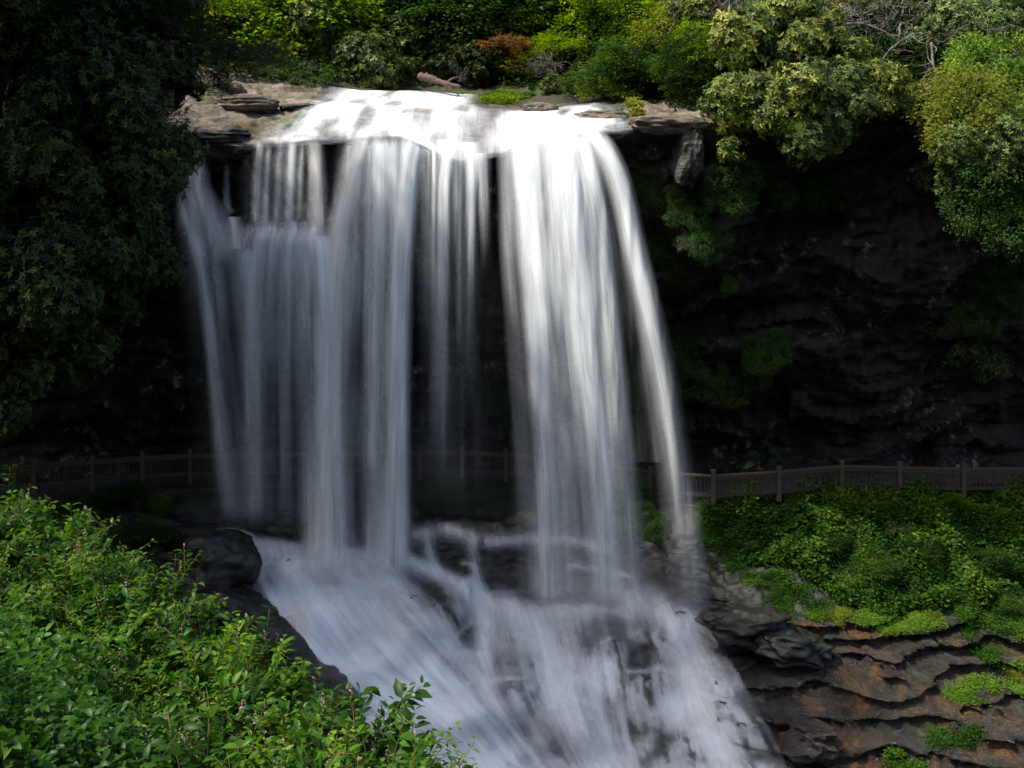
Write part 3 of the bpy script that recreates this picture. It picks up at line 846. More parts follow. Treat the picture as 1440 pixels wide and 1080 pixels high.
for ly in range(3):
    G = (soft1 if ly == 0 else soft2) + nn * [.12, .19, .30][ly]
    gx, gy = proj(G)
    xc = np.array([np.interp(gy.ravel(), ylv, c) for c in cur])           # (8, n)
    pxr = gx.ravel()
    sarr = np.full(len(pxr), sval[0]); ba = np.zeros(len(pxr))
    for k in range(7):
        m_ = (pxr >= xc[k]) & (pxr < xc[k + 1])
        f_ = (pxr - xc[k]) / (xc[k + 1] - xc[k])
        sarr = np.where(m_, sval[k] + f_ * (sval[k + 1] - sval[k]), sarr)
        ba = np.where(m_, base[k] + sm(0, 1, f_) * (base[k + 1] - base[k]), ba)
    sarr = np.where(pxr >= xc[7], sval[7] + (pxr - xc[7]) / 45, sarr)
    sarr = np.where(pxr < xc[0], sval[0] + (pxr - xc[0]) / 45, sarr)
    edge_ = sm(-4, 22, pxr - xc[0]) * (1 - sm(-22, 14, pxr - xc[7]))
    top_ = sm(-14, 14, gy.ravel() - np.interp(pxr, [360, 440, 560, 600, 680, 700, 870, 890, 1000], [762, 776, 782, 800, 826, 852, 858, 852, 870]))
    ba = ba * edge_ * top_
    drk = np.ones(len(pxr))
    for (dx, dy, rx, ry, a_) in dark:
        drk *= 1 - a_ * np.exp(-(((pxr - dx) / rx) ** 2 + ((gy.ravel() - dy) / ry) ** 2) ** 1.5)
    stq = np.zeros(len(pxr))
    for pl, hw, am_ in strokes:
        q = catmull(pl, 24)
        wv = fbm(np.stack([pxr * .03, gy.ravel() * .03, np.full(len(pxr), 3.3)], 1), 2) * 6 if hw < 6 else 0
        dd = np.full(len(pxr), 1e9)
        for a_ in range(len(q) - 1):
            v0 = q[a_ + 1] - q[a_]
            t_ = np.clip(((pxr - q[a_, 0]) * v0[0] + (gy.ravel() + wv - q[a_, 1]) * v0[1]) / (v0 @ v0), 0, 1)
            dd = np.minimum(dd, np.hypot(pxr - q[a_, 0] - t_ * v0[0], gy.ravel() + wv - q[a_, 1] - t_ * v0[1]))
        stq += am_ * (.5 if hw < 6 else 1) * np.exp(-(dd / hw) ** 1.6)
    gyy = gy.ravel()
    n1 = fbm(np.stack([sarr * 2.6, gyy * .006, np.full(len(pxr), 1.0 + ly)], 1), 4)
    n2 = fbm(np.stack([pxr * .020, gyy * .020, np.full(len(pxr), 9.0)], 1), 4)
    n3 = fbm(np.stack([sarr * 9, gyy * .012, np.full(len(pxr), 4.0)], 1), 3)
    calm = sm(.75, .95, base[0] * (sarr < 12) + 0 * sarr)
    wob = np.clip(1 + (1.15 - .8 * calm) * n1 + (1.05 - .5 * calm) * n2 + .12 * n3, 0.04, 2.2)
    dn = ba * drk * wob
    dn = dn * np.clip(1 - 3.2 * np.maximum(prot.ravel(), 0) * (1 - calm), .15, 1)
    dn += .9 * ba * np.clip(rough_.ravel() * 6, 0, .5) * (n3 > -.4)
    dn = dn + stq * np.clip(1 + .7 * n1 + .1 * n3, .1, 2) * (1 if ly == 0 else .35)
    al = 1 - np.exp(-1.6 * dn * [1.0, .5, .4][ly])
    ftm = gyy / 45.0
    Wk.grid(G, al.reshape(gx.shape), sarr.reshape(gx.shape), ftm.reshape(gx.shape))
Wk.build('cascade', M['casc'], 'foaming white cascade spreading down the dark rocks below the falls', 'cascade')

# ---------------------------------------------------------------- plants
def unit(v):
    return v / (np.linalg.norm(v, axis=-1, keepdims=True) + 1e-9)


SMALL = (np.array([(0, 0, 0), (.45, -.5, .07), (1, 0, -.1), (.45, .5, .07)]), [np.array([[0, 1, 2, 3]])])
LONG = (np.array([(0, 0, 0), (.35, -.5, .05), (.75, -.42, -.02), (1, 0, -.12), (.75, .42, -.02), (.35, .5, .05)]), [np.array([[0, 1, 2, 3], [0, 3, 4, 5]])])
OVAL = (np.array([(0, 0, 0), (.22, -.40, .07), (.58, -.42, .04), (1, 0, -.18), (.58, .42, .04), (.22, .40, .07), (.28, 0, 0), (.62, 0, -.03)]),
        [np.array([[1, 2, 7, 6], [6, 7, 4, 5]]), np.array([[0, 1, 6], [0, 6, 5], [2, 3, 7], [7, 3, 4]])])
STAR = (np.array([(0, 0, 0), (.15, -.45, .03), (.42, -.22, .02), (.55, -.55, 0), (.68, -.2, 0), (1, 0, -.1), (.68, .2, 0), (.55, .55, 0), (.42, .22, .02), (.15, .45, .03)]),
        [np.array([[0, 1, 2, 8], [0, 8, 9, 0]])[:1], np.array([[0, 8, 9], [2, 3, 4], [8, 6, 7]]), np.array([[2, 4, 6, 8]]), np.array([[4, 5, 6]])])


def put_leaves(mb, C, D, Nn, L, Wd, shape, tint):
    tv, tf = shape
    n = len(C)
    D = unit(D)
    Sd = unit(np.cross(D, Nn))
    Nn = np.cross(Sd, D)
    L = np.broadcast_to(L, (n,))[:, None, None]
    Wd = np.broadcast_to(Wd, (n,))[:, None, None]
    V = C[:, None] + L * tv[None, :, 0:1] * D[:, None] + Wd * tv[None, :, 1:2] * Sd[:, None] + L * tv[None, :, 2:3] * Nn[:, None]
    k = len(tv)
    fs = {}
    for f in tf:
        fs.setdefault(f.shape[1], []).append((np.arange(n)[:, None, None] * k + f[None]).reshape(-1, f.shape[1]))
    mb.add(V.reshape(-1, 3), [np.concatenate(v) for v in fs.values()], np.repeat(np.clip(tint, 0, 1), k))


def rdir(r, n):
    return unit(r.normal(size=(n, 3)))


def lobes_for(r, nl, flat=1.0, rad=(.45, .8), ext=1.15):
    """uneven union of blobs filling roughly the unit ball centred at z=1"""
    L = []
    for k in range(nl):
        d = unit(r.normal(size=3))
        rr = r.uniform(*rad)
        L.append((d * r.uniform(.2, 1.15) * np.array([ext, ext, .9]) * (1.15 - rr * .5) + [0, 0, 1], rr * np.array([1, 1, flat])))
    return L


def crown_sites(r, L, n, inner=.55):
    C = np.array([l[0] for l in L]); R = np.array([l[1] for l in L])
    w = (R[:, 0] ** 2); w = w / w.sum()
    out, od = [], []
    tot = 0
    while tot < n:
        k = r.choice(len(L), n, p=w)
        d = rdir(r, n)
        s_ = np.where(r.uniform(size=n) < .22, r.uniform(1.0, 1.4, n), r.uniform(.6, 1.08, n))
        p = C[k] + d * R[k] * s_[:, None]
        q = (p[:, None] - C[None]) / R[None]
        m = ((np.linalg.norm(q, axis=2) < inner).sum(1) == 0)
        out.append(p[m]); od.append(d[m]); tot += m.sum()
        if m.sum() == 0: break
    return np.concatenate(out)[:n], np.concatenate(od)[:n]


def limbs(mb, r, L, base=(0, 0, 0), r0=.05, sites=None, ntw=70, wild=.14):
    base = np.array(base, float)
    for c, rr in L:
        n = 9
        t = np.linspace(0, 1, n)[:, None]
        mid_ = (base + c) / 2 + r.normal(size=3) * .22
        P = (1 - t) ** 2 * base + 2 * t * (1 - t) * mid_ + t * t * c
        P[1:-1] += r.normal(size=(n - 2, 3)) * .025
        mb.tube(P, np.linspace(r0, r0 * .3, n), 6, r.uniform(.2, .8))
    if sites is not None:
        for k in r.choice(len(sites), min(ntw, len(sites)), replace=False):
            p = sites[k]
            c = min(L, key=lambda l: np.linalg.norm(l[0] - p))[0]
            n = 6
            t = np.linspace(0, 1, n)[:, None]
            P = c * (1 - t) + p * t + np.sin(t * math.pi) * r.normal(size=3) * wild
            P[1:-1] += r.normal(size=(n - 2, 3)) * .015
            mb.tube(P, np.linspace(r0 * .3, r0 * .09, n), 4, r.uniform(.3, 1))


def make_shrub(seed, leaf, kind, nl=9, nsite=900, L=.10, ext=1.2, flat=1.0, wood='bark', twigs=70, lobe=(.35, .62)):
    """crown of about unit radius centred at z=1 -> (foliage mesh, branch mesh)"""
    r = np.random.default_rng(seed)
    Lb = lobes_for(r, nl, flat, lobe, ext)
    fol = MB()
    if kind == 'whorl':
        p, d = crown_sites(r, Lb, nsite)
        d = unit(d + np.array([0, 0, .55]) + r.normal(size=d.shape) * .3)
        k = 8
        A = unit(np.cross(d, rdir(r, len(d))))
        B = np.cross(d, A)
        base_t = r.uniform(.0, .75, len(p))
        th0 = r.uniform(0, 6.28, len(p))
        for j in range(k):
            th = th0 + j * 2 * math.pi / k + r.normal(size=len(p)) * .25
            rad = np.cos(th)[:, None] * A + np.sin(th)[:, None] * B
            drp = r.uniform(-.25, .75, len(p))[:, None]
            D = unit(rad + d * drp + np.array([0, 0, -.15]))
            put_leaves(fol, p, D, d, L * r.uniform(.7, 1.15, len(p)), L * .34, LONG, base_t + r.normal(size=len(p)) * .14)
    elif kind == 'spray':        # flat sprays of small broad leaves held in tiers
        p, d = crown_sites(r, Lb, nsite // 7, inner=.5)
        for c, o in zip(p, d):
            o = unit(np.array([o[0], o[1], o[2] * .35 + .05]))
            m = r.integers(9, 20)
            ln = r.uniform(.20, .42)
            s_ = r.uniform(0, 1, m)
            side = unit(np.cross(o, [0, 0, 1]))
            off = r.normal(size=m) * .13 * (1.1 - s_ * .6)
            q = c + o * (s_ * ln)[:, None] + side * off[:, None] + np.array([0, 0, 1]) * (r.normal(size=m) * .025 - .10 * s_ ** 2)[:, None]
            D = unit(o + side * (np.sign(off) * r.uniform(.3, 1.2, m))[:, None] + np.array([0, 0, -.25]) + r.normal(size=(m, 3)) * .25)
            Nn = unit(np.array([0, 0, 1.0]) + r.normal(size=(m, 3)) * .38)
            put_leaves(fol, q, D, Nn, L * r.uniform(.6, 1.15, m), L * .62, SMALL, r.uniform(.15, .75) + r.normal(size=m) * .13)
    elif kind == 'droop':        # hanging feathery hemlock sprays
        p, d = crown_sites(r, Lb, nsite // 18, inner=.5)
        for c, o in zip(p, d):
            o = unit(np.array([o[0], o[1], -.45 + .3 * o[2]]))
            ln = r.uniform(.25, .6)
            m = 46
            s_ = r.uniform(0, 1, m)
            side = unit(np.cross(o, [0, 0, 1]))
            q = c + o * (s_ * ln)[:, None] + np.array([0, 0, -1]) * (.35 * ln * s_ ** 2)[:, None] + side * (r.normal(size=m) * .07 * (1.1 - s_))[:, None]
            D = unit(o + side * r.choice([-1, 1], m)[:, None] * 1.1 + r.normal(size=(m, 3)) * .35)
            put_leaves(fol, q, D, rdir(r, m), L * r.uniform(.6, 1.2, m), L * .22, SMALL, r.uniform(.1, .7) + r.normal(size=m) * .1)
    wd = MB()
    limbs(wd, r, Lb, (0, 0, -.15), .045, p, twigs)
    return fol, wd


def make_tangle(seed, n=60, size=1.0):
    """bare grey crooked twigs"""
    r = np.random.default_rng(seed)
    mb = MB()
    for k in range(n):
        p = r.normal(size=3) * .25 * size
        d = unit(r.normal(size=3) + np.array([0, 0, .3]))
        P = [p]
        m = r.integers(7, 14)
        for j in range(m):
            d = unit(d + r.normal(size=3) * .42 + np.array([0, 0, .04]))
            p = p + d * r.uniform(.07, .15) * size
            P.append(p)
        big = r.uniform() < .12
        mb.tube(P, np.linspace(.026 if big else .010, .003, len(P)) * size, 5, r.uniform(.3, 1))
        P = np.array(P)
        for jj in range(3):
            a = r.integers(2, len(P) - 1)
            q = P[a]; dd = unit(P[a] - P[a - 1] + r.normal(size=3) * .8)
            Q = [q]
            for j in range(5):
                dd = unit(dd + r.normal(size=3) * .4)
                q = q + dd * .07 * size
                Q.append(q)
            mb.tube(Q, np.linspace(.006, .002, len(Q)) * size, 4, r.uniform(.3, 1))
    return mb


LIB = {}
# key -> (foliage mesh, wood mesh, thing name)
def lib(key, seed, matname, kind, wood='bark', **kw):
    f, w_ = make_shrub(seed, None, kind, **kw)
    LIB[key] = (f.mesh('foliage', M[matname]), w_.mesh('branch', M[wood]))


for k in range(2):
    lib('rhodo%d' % k, 20 + k, 'rhodo', 'whorl', nsite=2300, L=.10, nl=13, lobe=(.18,.52), twigs=60)
    lib('dark%d' % k, 30 + k, 'rhodo_dark', 'whorl', nsite=2300, L=.11, nl=13, lobe=(.18,.52), twigs=50, wood='bark_dark')
    lib('gold%d' % k, 40 + k, 'rhodo_gold', 'whorl', nsite=1900, L=.125, nl=13, lobe=(.18,.52), twigs=45, wood='bark_pale')
    lib('maple%d' % k, 50 + k, 'maple', 'spray', nsite=9500, L=.078, nl=13, lobe=(.2,.55), flat=.6, twigs=40)
    lib('deep%d' % k, 60 + k, 'maple_deep', 'spray', nsite=9500, L=.078, nl=13, lobe=(.2,.55), flat=.7, twigs=40, wood='bark_dark')
lib('orange0', 70, 'orange', 'spray', nsite=2600, L=.11, flat=.5, twigs=20, nl=5)
lib('yellow0', 71, 'yellow', 'spray', nsite=5200, L=.085, flat=.7, twigs=40)
lib('hem0', 72, 'hemlock', 'droop', nsite=9500, L=.06, twigs=70, wood='bark_dark')
lib('hem1', 73, 'hemlock', 'droop', nsite=9500, L=.06, twigs=70, wood='bark_dark')
TANG = [make_tangle(80 + k).mesh('branch', M['bark_pale']) for k in range(2)]

PN = 0
def plant(key, name, px, py, Y, rpx_, label, cat='shrub', group=None, ry=None, asp=1.0, trunk=None, tilt=0.0):
    """crown centre seen at (px, py), radius rpx photo pixels"""
    global PN
    PN += 1
    s_ = rpx_ / F * Y
    sz = s_ * asp
    c = W(px, py, Y)
    rz = (PN * 2.399) % 6.283 if ry is None else ry
    e = empty(name, c - sz * np.array([0, -math.sin(tilt), math.cos(tilt)]), rz)
    if tilt:       # grows out of the rock face towards the open air
        e.rotation_mode = 'QUATERNION'
        from mathutils import Quaternion
        e.rotation_quaternion = Quaternion((1, 0, 0), tilt) @ Quaternion((0, 0, 1), rz)
    else:
        e.rotation_euler = (.12 * math.sin(PN * 1.7), .12 * math.cos(PN * 2.3), rz)
    tag(e, label, cat, group)
    f = obj('crown' if name.endswith('tree') else 'foliage', LIB[key][0], e)
    w_ = obj('branch', LIB[key][1], e)
    for o in (f, w_):
        o.scale = (s_, s_, sz)
    if trunk:
        f.scale = (s_, s_, sz)
        mb = MB()
        h, r0 = trunk
        n = 12
        t = np.linspace(0, 1, n)
        mb.tube(np.stack([.12 * np.sin(t * 3 + PN), .1 * np.cos(t * 4 + PN) - .1, sz * .9 - h + t * h], 1), np.linspace(r0, r0 * .5, n), 10, .5)
        obj('trunk', mb.mesh('trunk', M['bark_dark']), e)
    return e


def tangle(px, py, Y, rpx, label, k=0):
    c = W(px, py, Y)
    s_ = rpx / F * Y
    o = obj('bare_branch', TANG[k % 2])
    o.location = c; o.scale = (s_ * 1.0, s_, s_ * .9); o.rotation_euler = (0, 0, px * .37)
    return tag(o, label, 'branch', 'bare grey branches over the cliff')


# woods behind the top of the falls (key, name, px, py, Y, radius px, aspect, label)
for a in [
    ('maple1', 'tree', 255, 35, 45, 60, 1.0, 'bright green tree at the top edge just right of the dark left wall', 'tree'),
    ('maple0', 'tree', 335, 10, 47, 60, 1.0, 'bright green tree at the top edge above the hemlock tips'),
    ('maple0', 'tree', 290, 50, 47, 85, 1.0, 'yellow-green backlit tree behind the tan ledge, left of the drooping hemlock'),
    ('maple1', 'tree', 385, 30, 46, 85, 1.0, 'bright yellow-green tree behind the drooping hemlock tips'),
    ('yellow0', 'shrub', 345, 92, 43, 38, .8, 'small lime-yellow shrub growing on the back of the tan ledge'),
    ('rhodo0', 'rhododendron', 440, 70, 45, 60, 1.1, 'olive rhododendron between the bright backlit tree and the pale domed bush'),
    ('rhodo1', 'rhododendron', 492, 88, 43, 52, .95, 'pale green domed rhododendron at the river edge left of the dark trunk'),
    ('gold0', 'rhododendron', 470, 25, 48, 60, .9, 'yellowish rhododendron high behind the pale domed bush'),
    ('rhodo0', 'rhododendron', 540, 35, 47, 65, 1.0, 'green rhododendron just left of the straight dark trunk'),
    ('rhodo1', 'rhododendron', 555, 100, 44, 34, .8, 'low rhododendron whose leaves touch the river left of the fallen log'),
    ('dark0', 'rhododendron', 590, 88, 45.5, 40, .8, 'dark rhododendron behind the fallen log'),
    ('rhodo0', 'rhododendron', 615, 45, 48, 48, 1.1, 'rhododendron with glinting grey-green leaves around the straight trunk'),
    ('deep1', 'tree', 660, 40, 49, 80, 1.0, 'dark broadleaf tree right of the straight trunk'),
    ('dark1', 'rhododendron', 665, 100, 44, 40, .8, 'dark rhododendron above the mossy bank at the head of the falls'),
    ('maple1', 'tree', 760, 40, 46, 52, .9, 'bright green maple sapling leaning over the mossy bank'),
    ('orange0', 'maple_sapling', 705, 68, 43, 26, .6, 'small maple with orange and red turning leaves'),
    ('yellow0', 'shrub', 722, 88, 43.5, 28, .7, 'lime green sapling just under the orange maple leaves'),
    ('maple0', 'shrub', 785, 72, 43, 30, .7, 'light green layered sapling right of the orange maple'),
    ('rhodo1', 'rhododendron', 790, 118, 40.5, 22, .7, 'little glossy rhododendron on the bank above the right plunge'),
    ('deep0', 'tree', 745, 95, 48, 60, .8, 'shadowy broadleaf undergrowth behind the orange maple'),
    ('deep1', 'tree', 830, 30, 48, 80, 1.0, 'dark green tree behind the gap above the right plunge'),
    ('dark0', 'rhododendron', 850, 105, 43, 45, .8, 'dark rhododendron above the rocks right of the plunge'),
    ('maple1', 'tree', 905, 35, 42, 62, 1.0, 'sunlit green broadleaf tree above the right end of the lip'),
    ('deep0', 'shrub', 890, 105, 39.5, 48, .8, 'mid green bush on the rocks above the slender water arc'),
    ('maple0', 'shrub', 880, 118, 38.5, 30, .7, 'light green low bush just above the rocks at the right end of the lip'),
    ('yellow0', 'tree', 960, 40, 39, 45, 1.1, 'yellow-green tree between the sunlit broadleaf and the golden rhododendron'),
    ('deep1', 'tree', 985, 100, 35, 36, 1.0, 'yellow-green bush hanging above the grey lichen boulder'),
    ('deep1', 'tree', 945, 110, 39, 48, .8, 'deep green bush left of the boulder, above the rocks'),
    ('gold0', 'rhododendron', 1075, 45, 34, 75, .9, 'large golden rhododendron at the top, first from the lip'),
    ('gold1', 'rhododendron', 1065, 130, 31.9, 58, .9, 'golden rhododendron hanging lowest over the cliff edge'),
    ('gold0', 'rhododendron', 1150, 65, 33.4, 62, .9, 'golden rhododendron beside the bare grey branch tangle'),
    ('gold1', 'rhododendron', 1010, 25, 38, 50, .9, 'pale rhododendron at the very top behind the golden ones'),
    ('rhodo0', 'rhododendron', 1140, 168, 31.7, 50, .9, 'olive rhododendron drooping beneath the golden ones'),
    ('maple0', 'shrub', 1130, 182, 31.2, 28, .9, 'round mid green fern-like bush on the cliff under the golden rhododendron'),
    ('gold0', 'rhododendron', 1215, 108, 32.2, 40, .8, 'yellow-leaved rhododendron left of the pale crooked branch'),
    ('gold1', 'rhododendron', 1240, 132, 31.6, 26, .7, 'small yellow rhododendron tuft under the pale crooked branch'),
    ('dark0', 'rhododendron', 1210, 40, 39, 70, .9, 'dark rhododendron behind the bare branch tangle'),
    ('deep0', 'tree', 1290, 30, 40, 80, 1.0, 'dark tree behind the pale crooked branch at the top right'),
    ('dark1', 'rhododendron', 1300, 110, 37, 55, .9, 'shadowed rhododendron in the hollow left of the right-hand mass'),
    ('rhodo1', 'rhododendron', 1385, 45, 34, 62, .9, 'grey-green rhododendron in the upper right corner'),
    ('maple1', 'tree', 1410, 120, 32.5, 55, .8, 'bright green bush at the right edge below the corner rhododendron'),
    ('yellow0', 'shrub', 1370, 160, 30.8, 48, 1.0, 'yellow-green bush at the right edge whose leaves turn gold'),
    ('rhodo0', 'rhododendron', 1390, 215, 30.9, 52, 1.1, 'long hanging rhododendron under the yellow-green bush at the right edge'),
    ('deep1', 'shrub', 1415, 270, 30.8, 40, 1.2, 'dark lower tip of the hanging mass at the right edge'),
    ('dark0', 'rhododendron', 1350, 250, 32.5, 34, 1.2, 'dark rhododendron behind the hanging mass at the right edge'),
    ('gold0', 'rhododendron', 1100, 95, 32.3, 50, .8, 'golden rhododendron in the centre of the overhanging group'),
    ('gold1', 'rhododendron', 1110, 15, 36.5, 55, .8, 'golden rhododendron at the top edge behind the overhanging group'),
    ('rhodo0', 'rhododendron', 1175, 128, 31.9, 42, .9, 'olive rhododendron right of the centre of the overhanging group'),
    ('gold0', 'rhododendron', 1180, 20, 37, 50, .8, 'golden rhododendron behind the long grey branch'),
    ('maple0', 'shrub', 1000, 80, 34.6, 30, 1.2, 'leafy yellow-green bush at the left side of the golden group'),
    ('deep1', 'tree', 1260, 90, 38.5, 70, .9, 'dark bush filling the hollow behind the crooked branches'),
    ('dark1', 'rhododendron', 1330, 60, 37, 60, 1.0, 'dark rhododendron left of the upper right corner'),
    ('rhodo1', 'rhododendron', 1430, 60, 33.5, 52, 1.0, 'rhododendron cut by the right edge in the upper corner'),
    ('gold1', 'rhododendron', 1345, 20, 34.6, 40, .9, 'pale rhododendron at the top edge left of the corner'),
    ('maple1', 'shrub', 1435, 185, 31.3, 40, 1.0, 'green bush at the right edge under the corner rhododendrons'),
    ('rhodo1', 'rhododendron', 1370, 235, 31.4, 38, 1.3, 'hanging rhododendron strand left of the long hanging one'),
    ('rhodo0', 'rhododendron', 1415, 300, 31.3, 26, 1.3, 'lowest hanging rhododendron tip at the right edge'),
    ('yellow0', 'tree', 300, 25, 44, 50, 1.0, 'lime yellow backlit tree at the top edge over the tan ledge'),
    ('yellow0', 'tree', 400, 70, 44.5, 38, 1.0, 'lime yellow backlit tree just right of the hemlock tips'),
    ('maple1', 'tree', 425, 50, 47.5, 60, 1.1, 'bright backlit tree between hemlock and olive rhododendron'),
    ('maple0', 'tree', 345, 60, 45, 45, .9, 'bright green tree right behind the hemlock boughs'),
    ('rhodo1', 'rhododendron', 700, 20, 48, 50, .9, 'olive rhododendron high above the orange maple'),
    ('maple0', 'tree', 810, 15, 46, 42, .8, 'bright tree at the top edge above the layered sapling'),
    ('rhodo0', 'rhododendron', 870, 70, 42.5, 40, 1.0, 'olive rhododendron left of the sunlit broadleaf tree'),
    ('deep0', 'tree', 1190, 95, 36.5, 60, .9, 'deep green bush behind the golden tufts'),
]:
    plant(a[0], a[1], a[2], a[3], a[4], a[5] * 1.22, a[7], 'tree' if 'tree' in a[1] or 'sapling' in a[1] else 'shrub', 'trees and shrubs along the top of the falls', asp=a[6], tilt=1.15 if a[4] < 34.5 else 0)
# a second, higher tier of forest just out of the picture and filling behind
tier = [(x, Y, z, r_) for x, Y, z, r_ in [(-18, 56, 14, 5), (-10, 58, 13.5, 5), (-3, 56, 13, 4.5), (4, 57, 13.5, 5), (11, 56, 14, 5), (19, 55, 14.5, 5.5), (27, 52, 14, 5), (-27, 54, 15, 5.5)]]
for k, (x, Y, z, r_) in enumerate(tier):
    px = CX + x / Y * F; py = HZ - z / Y * F
    plant('deep%d' % (k % 2), 'tree', px, py, Y, r_ * F / Y, 'tall dark forest tree on the hillside above the falls', 'tree', 'forest trees on the hillside', asp=1.2, trunk=(9, .28))

for k, (px, py, Y, r_, lb) in enumerate([
    (1180, 45, 34, 60, 'bare grey twig tangle beside the golden rhododendron'), (1255, 30, 35, 60, 'bare grey twigs at the top between golden and corner rhododendrons'),
    (1380, 60, 33, 60, 'bare pale twigs through the corner rhododendron'), (1040, 20, 35, 60, 'bare grey twigs at the top above the golden rhododendron'),
    (1330, 180, 32, 42, 'crooked twigs left of the yellow-green bush'), (1150, 90, 33.5, 45, 'dry twigs within the golden rhododendrons'),
    (770, 100, 42, 38, 'dry thin twigs under the layered sapling'), (655, 105, 43, 28, 'dead twigs above the mossy bank'),
    (975, 10, 37, 50, 'grey twigs at the top above the yellow-green tree'), (1375, 270, 31, 40, 'trailing twigs under the hanging rhododendron'),
    (60, 230, 26, 60, 'pale dead twigs in the dark shrubs at the left edge')]):
    tangle(px, py, Y, r_, lb, k)


def branch_path(name, pts, r0, r1, material, label, sub=0, seed=1, cat='branch'):
    r = np.random.default_rng(seed)
    mb = MB()
    Pp = np.array([W(*p) for p in pts])
    C = catmull(Pp, len(pts) * 6)
    C[1:-1] += r.normal(size=(len(C) - 2, 3)) * .012
    mb.tube(C, np.linspace(r0, r1, len(C)) * (1 + .12 * r.normal(size=len(C))), 8, .6)
    for k in range(sub):
        a_ = r.integers(2, len(C) - 2)
        d = unit(C[a_ + 1] - C[a_] + r.normal(size=3) * .12 * np.linalg.norm(C[a_ + 1] - C[a_]) * 8)
        q = C[a_].copy(); Q = [q.copy()]
        for j in range(7):
            d = unit(d + r.normal(size=3) * .35)
            q = q + d * .13
            Q.append(q.copy())
        mb.tube(Q, np.linspace(r1 * .9, .004, len(Q)), 5, .7)
    o = obj(name, mb.mesh(name, material))
    return tag(o, label, cat)


plant('deep0', 'tree', 616, -110, 46.5, 70, 'tree with a straight dark trunk rising behind the river at the top', 'tree', trunk=(8, .17))
branch_path('fallen_log', [(590, 108, 41.5), (605, 110, 41.2), (625, 117, 40.8), (648, 123, 40.5)], .17, .09, M['log'], 'reddish fallen log lying at the river edge above the falls', 2, 4, 'log')
branch_path('crooked_branch', [(1345, 136, 32.6), (1325, 132, 32.3), (1318, 114, 32), (1300, 116, 31.9), (1306, 134, 31.9)], .07, .03, M['bark_pale'], 'pale twisted branch against the dark hollow at the upper right', 10, 5)
branch_path('crooked_branch', [(1235, 98, 33), (1248, 75, 32.7), (1265, 60, 32.5), (1285, 47, 32.3)], .05, .02, M['bark_pale'], 'pale forked branch rising over the yellow rhododendron tuft', 8, 6)
branch_path('crooked_branch', [(1150, 18, 34), (1180, 32, 33.8), (1215, 34, 33.8), (1245, 45, 33.6), (1270, 55, 33.8)], .06, .025, M['bark_pale'], 'long grey branch arching right from the twig tangle', 10, 7)
branch_path('crooked_branch', [(1310, 60, 32.5), (1312, 90, 32.3), (1318, 112, 32.2)], .04, .03, M['bark_pale'], 'thin upright branch above the twisted pale one', 6, 8)

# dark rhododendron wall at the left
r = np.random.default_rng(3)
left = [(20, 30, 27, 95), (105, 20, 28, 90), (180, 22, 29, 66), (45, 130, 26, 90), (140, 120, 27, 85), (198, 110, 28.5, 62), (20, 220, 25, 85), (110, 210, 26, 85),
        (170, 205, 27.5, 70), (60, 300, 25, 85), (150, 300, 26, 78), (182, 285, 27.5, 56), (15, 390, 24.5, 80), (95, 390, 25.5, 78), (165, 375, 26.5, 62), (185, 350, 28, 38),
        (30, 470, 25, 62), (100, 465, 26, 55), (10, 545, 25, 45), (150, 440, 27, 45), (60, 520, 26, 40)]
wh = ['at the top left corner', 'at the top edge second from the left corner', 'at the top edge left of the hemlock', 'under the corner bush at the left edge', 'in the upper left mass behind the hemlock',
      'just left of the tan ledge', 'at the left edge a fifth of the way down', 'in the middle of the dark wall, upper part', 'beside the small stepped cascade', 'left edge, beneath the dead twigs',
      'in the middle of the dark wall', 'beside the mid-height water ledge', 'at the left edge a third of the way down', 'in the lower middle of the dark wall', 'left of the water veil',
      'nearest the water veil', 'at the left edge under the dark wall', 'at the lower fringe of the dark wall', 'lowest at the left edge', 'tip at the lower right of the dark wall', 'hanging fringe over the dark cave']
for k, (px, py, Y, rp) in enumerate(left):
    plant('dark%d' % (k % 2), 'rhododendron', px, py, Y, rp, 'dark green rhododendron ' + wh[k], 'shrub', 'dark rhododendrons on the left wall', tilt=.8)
# hemlock leaning in from the left with drooping tips
for k, (px, py, Y, rp, asp) in enumerate([(235, 45, 29, 55, .7), (315, 80, 29.5, 40, .6), (300, 118, 29.5, 26, .6), (228, 135, 29, 28, .9), (190, 80, 29, 60, .8), (385, 80, 31, 26, .8)]):
    plant('hem%d' % (k % 2), 'hemlock_bough', px, py, Y, rp, ['dark hemlock bough at the upper left', 'hemlock bough crossing in front of the backlit trees', 'hemlock bough in front of the tan ledge', 'hemlock bough beside the left end of the ledge', 'hemlock bough against the dark shrubs', 'thin hemlock spray at the right end of the bough'][k], 'bough', 'hemlock boughs', asp=asp, tilt=2.7)
branch_path('hemlock_limb', [(120, 40, 28.5), (200, 45, 29), (280, 60, 29.3), (340, 62, 29.6), (385, 85, 29.8)], .10, .02, M['bark_dark'], 'dark hemlock limb reaching right over the tan ledge', 14, 9, 'branch')

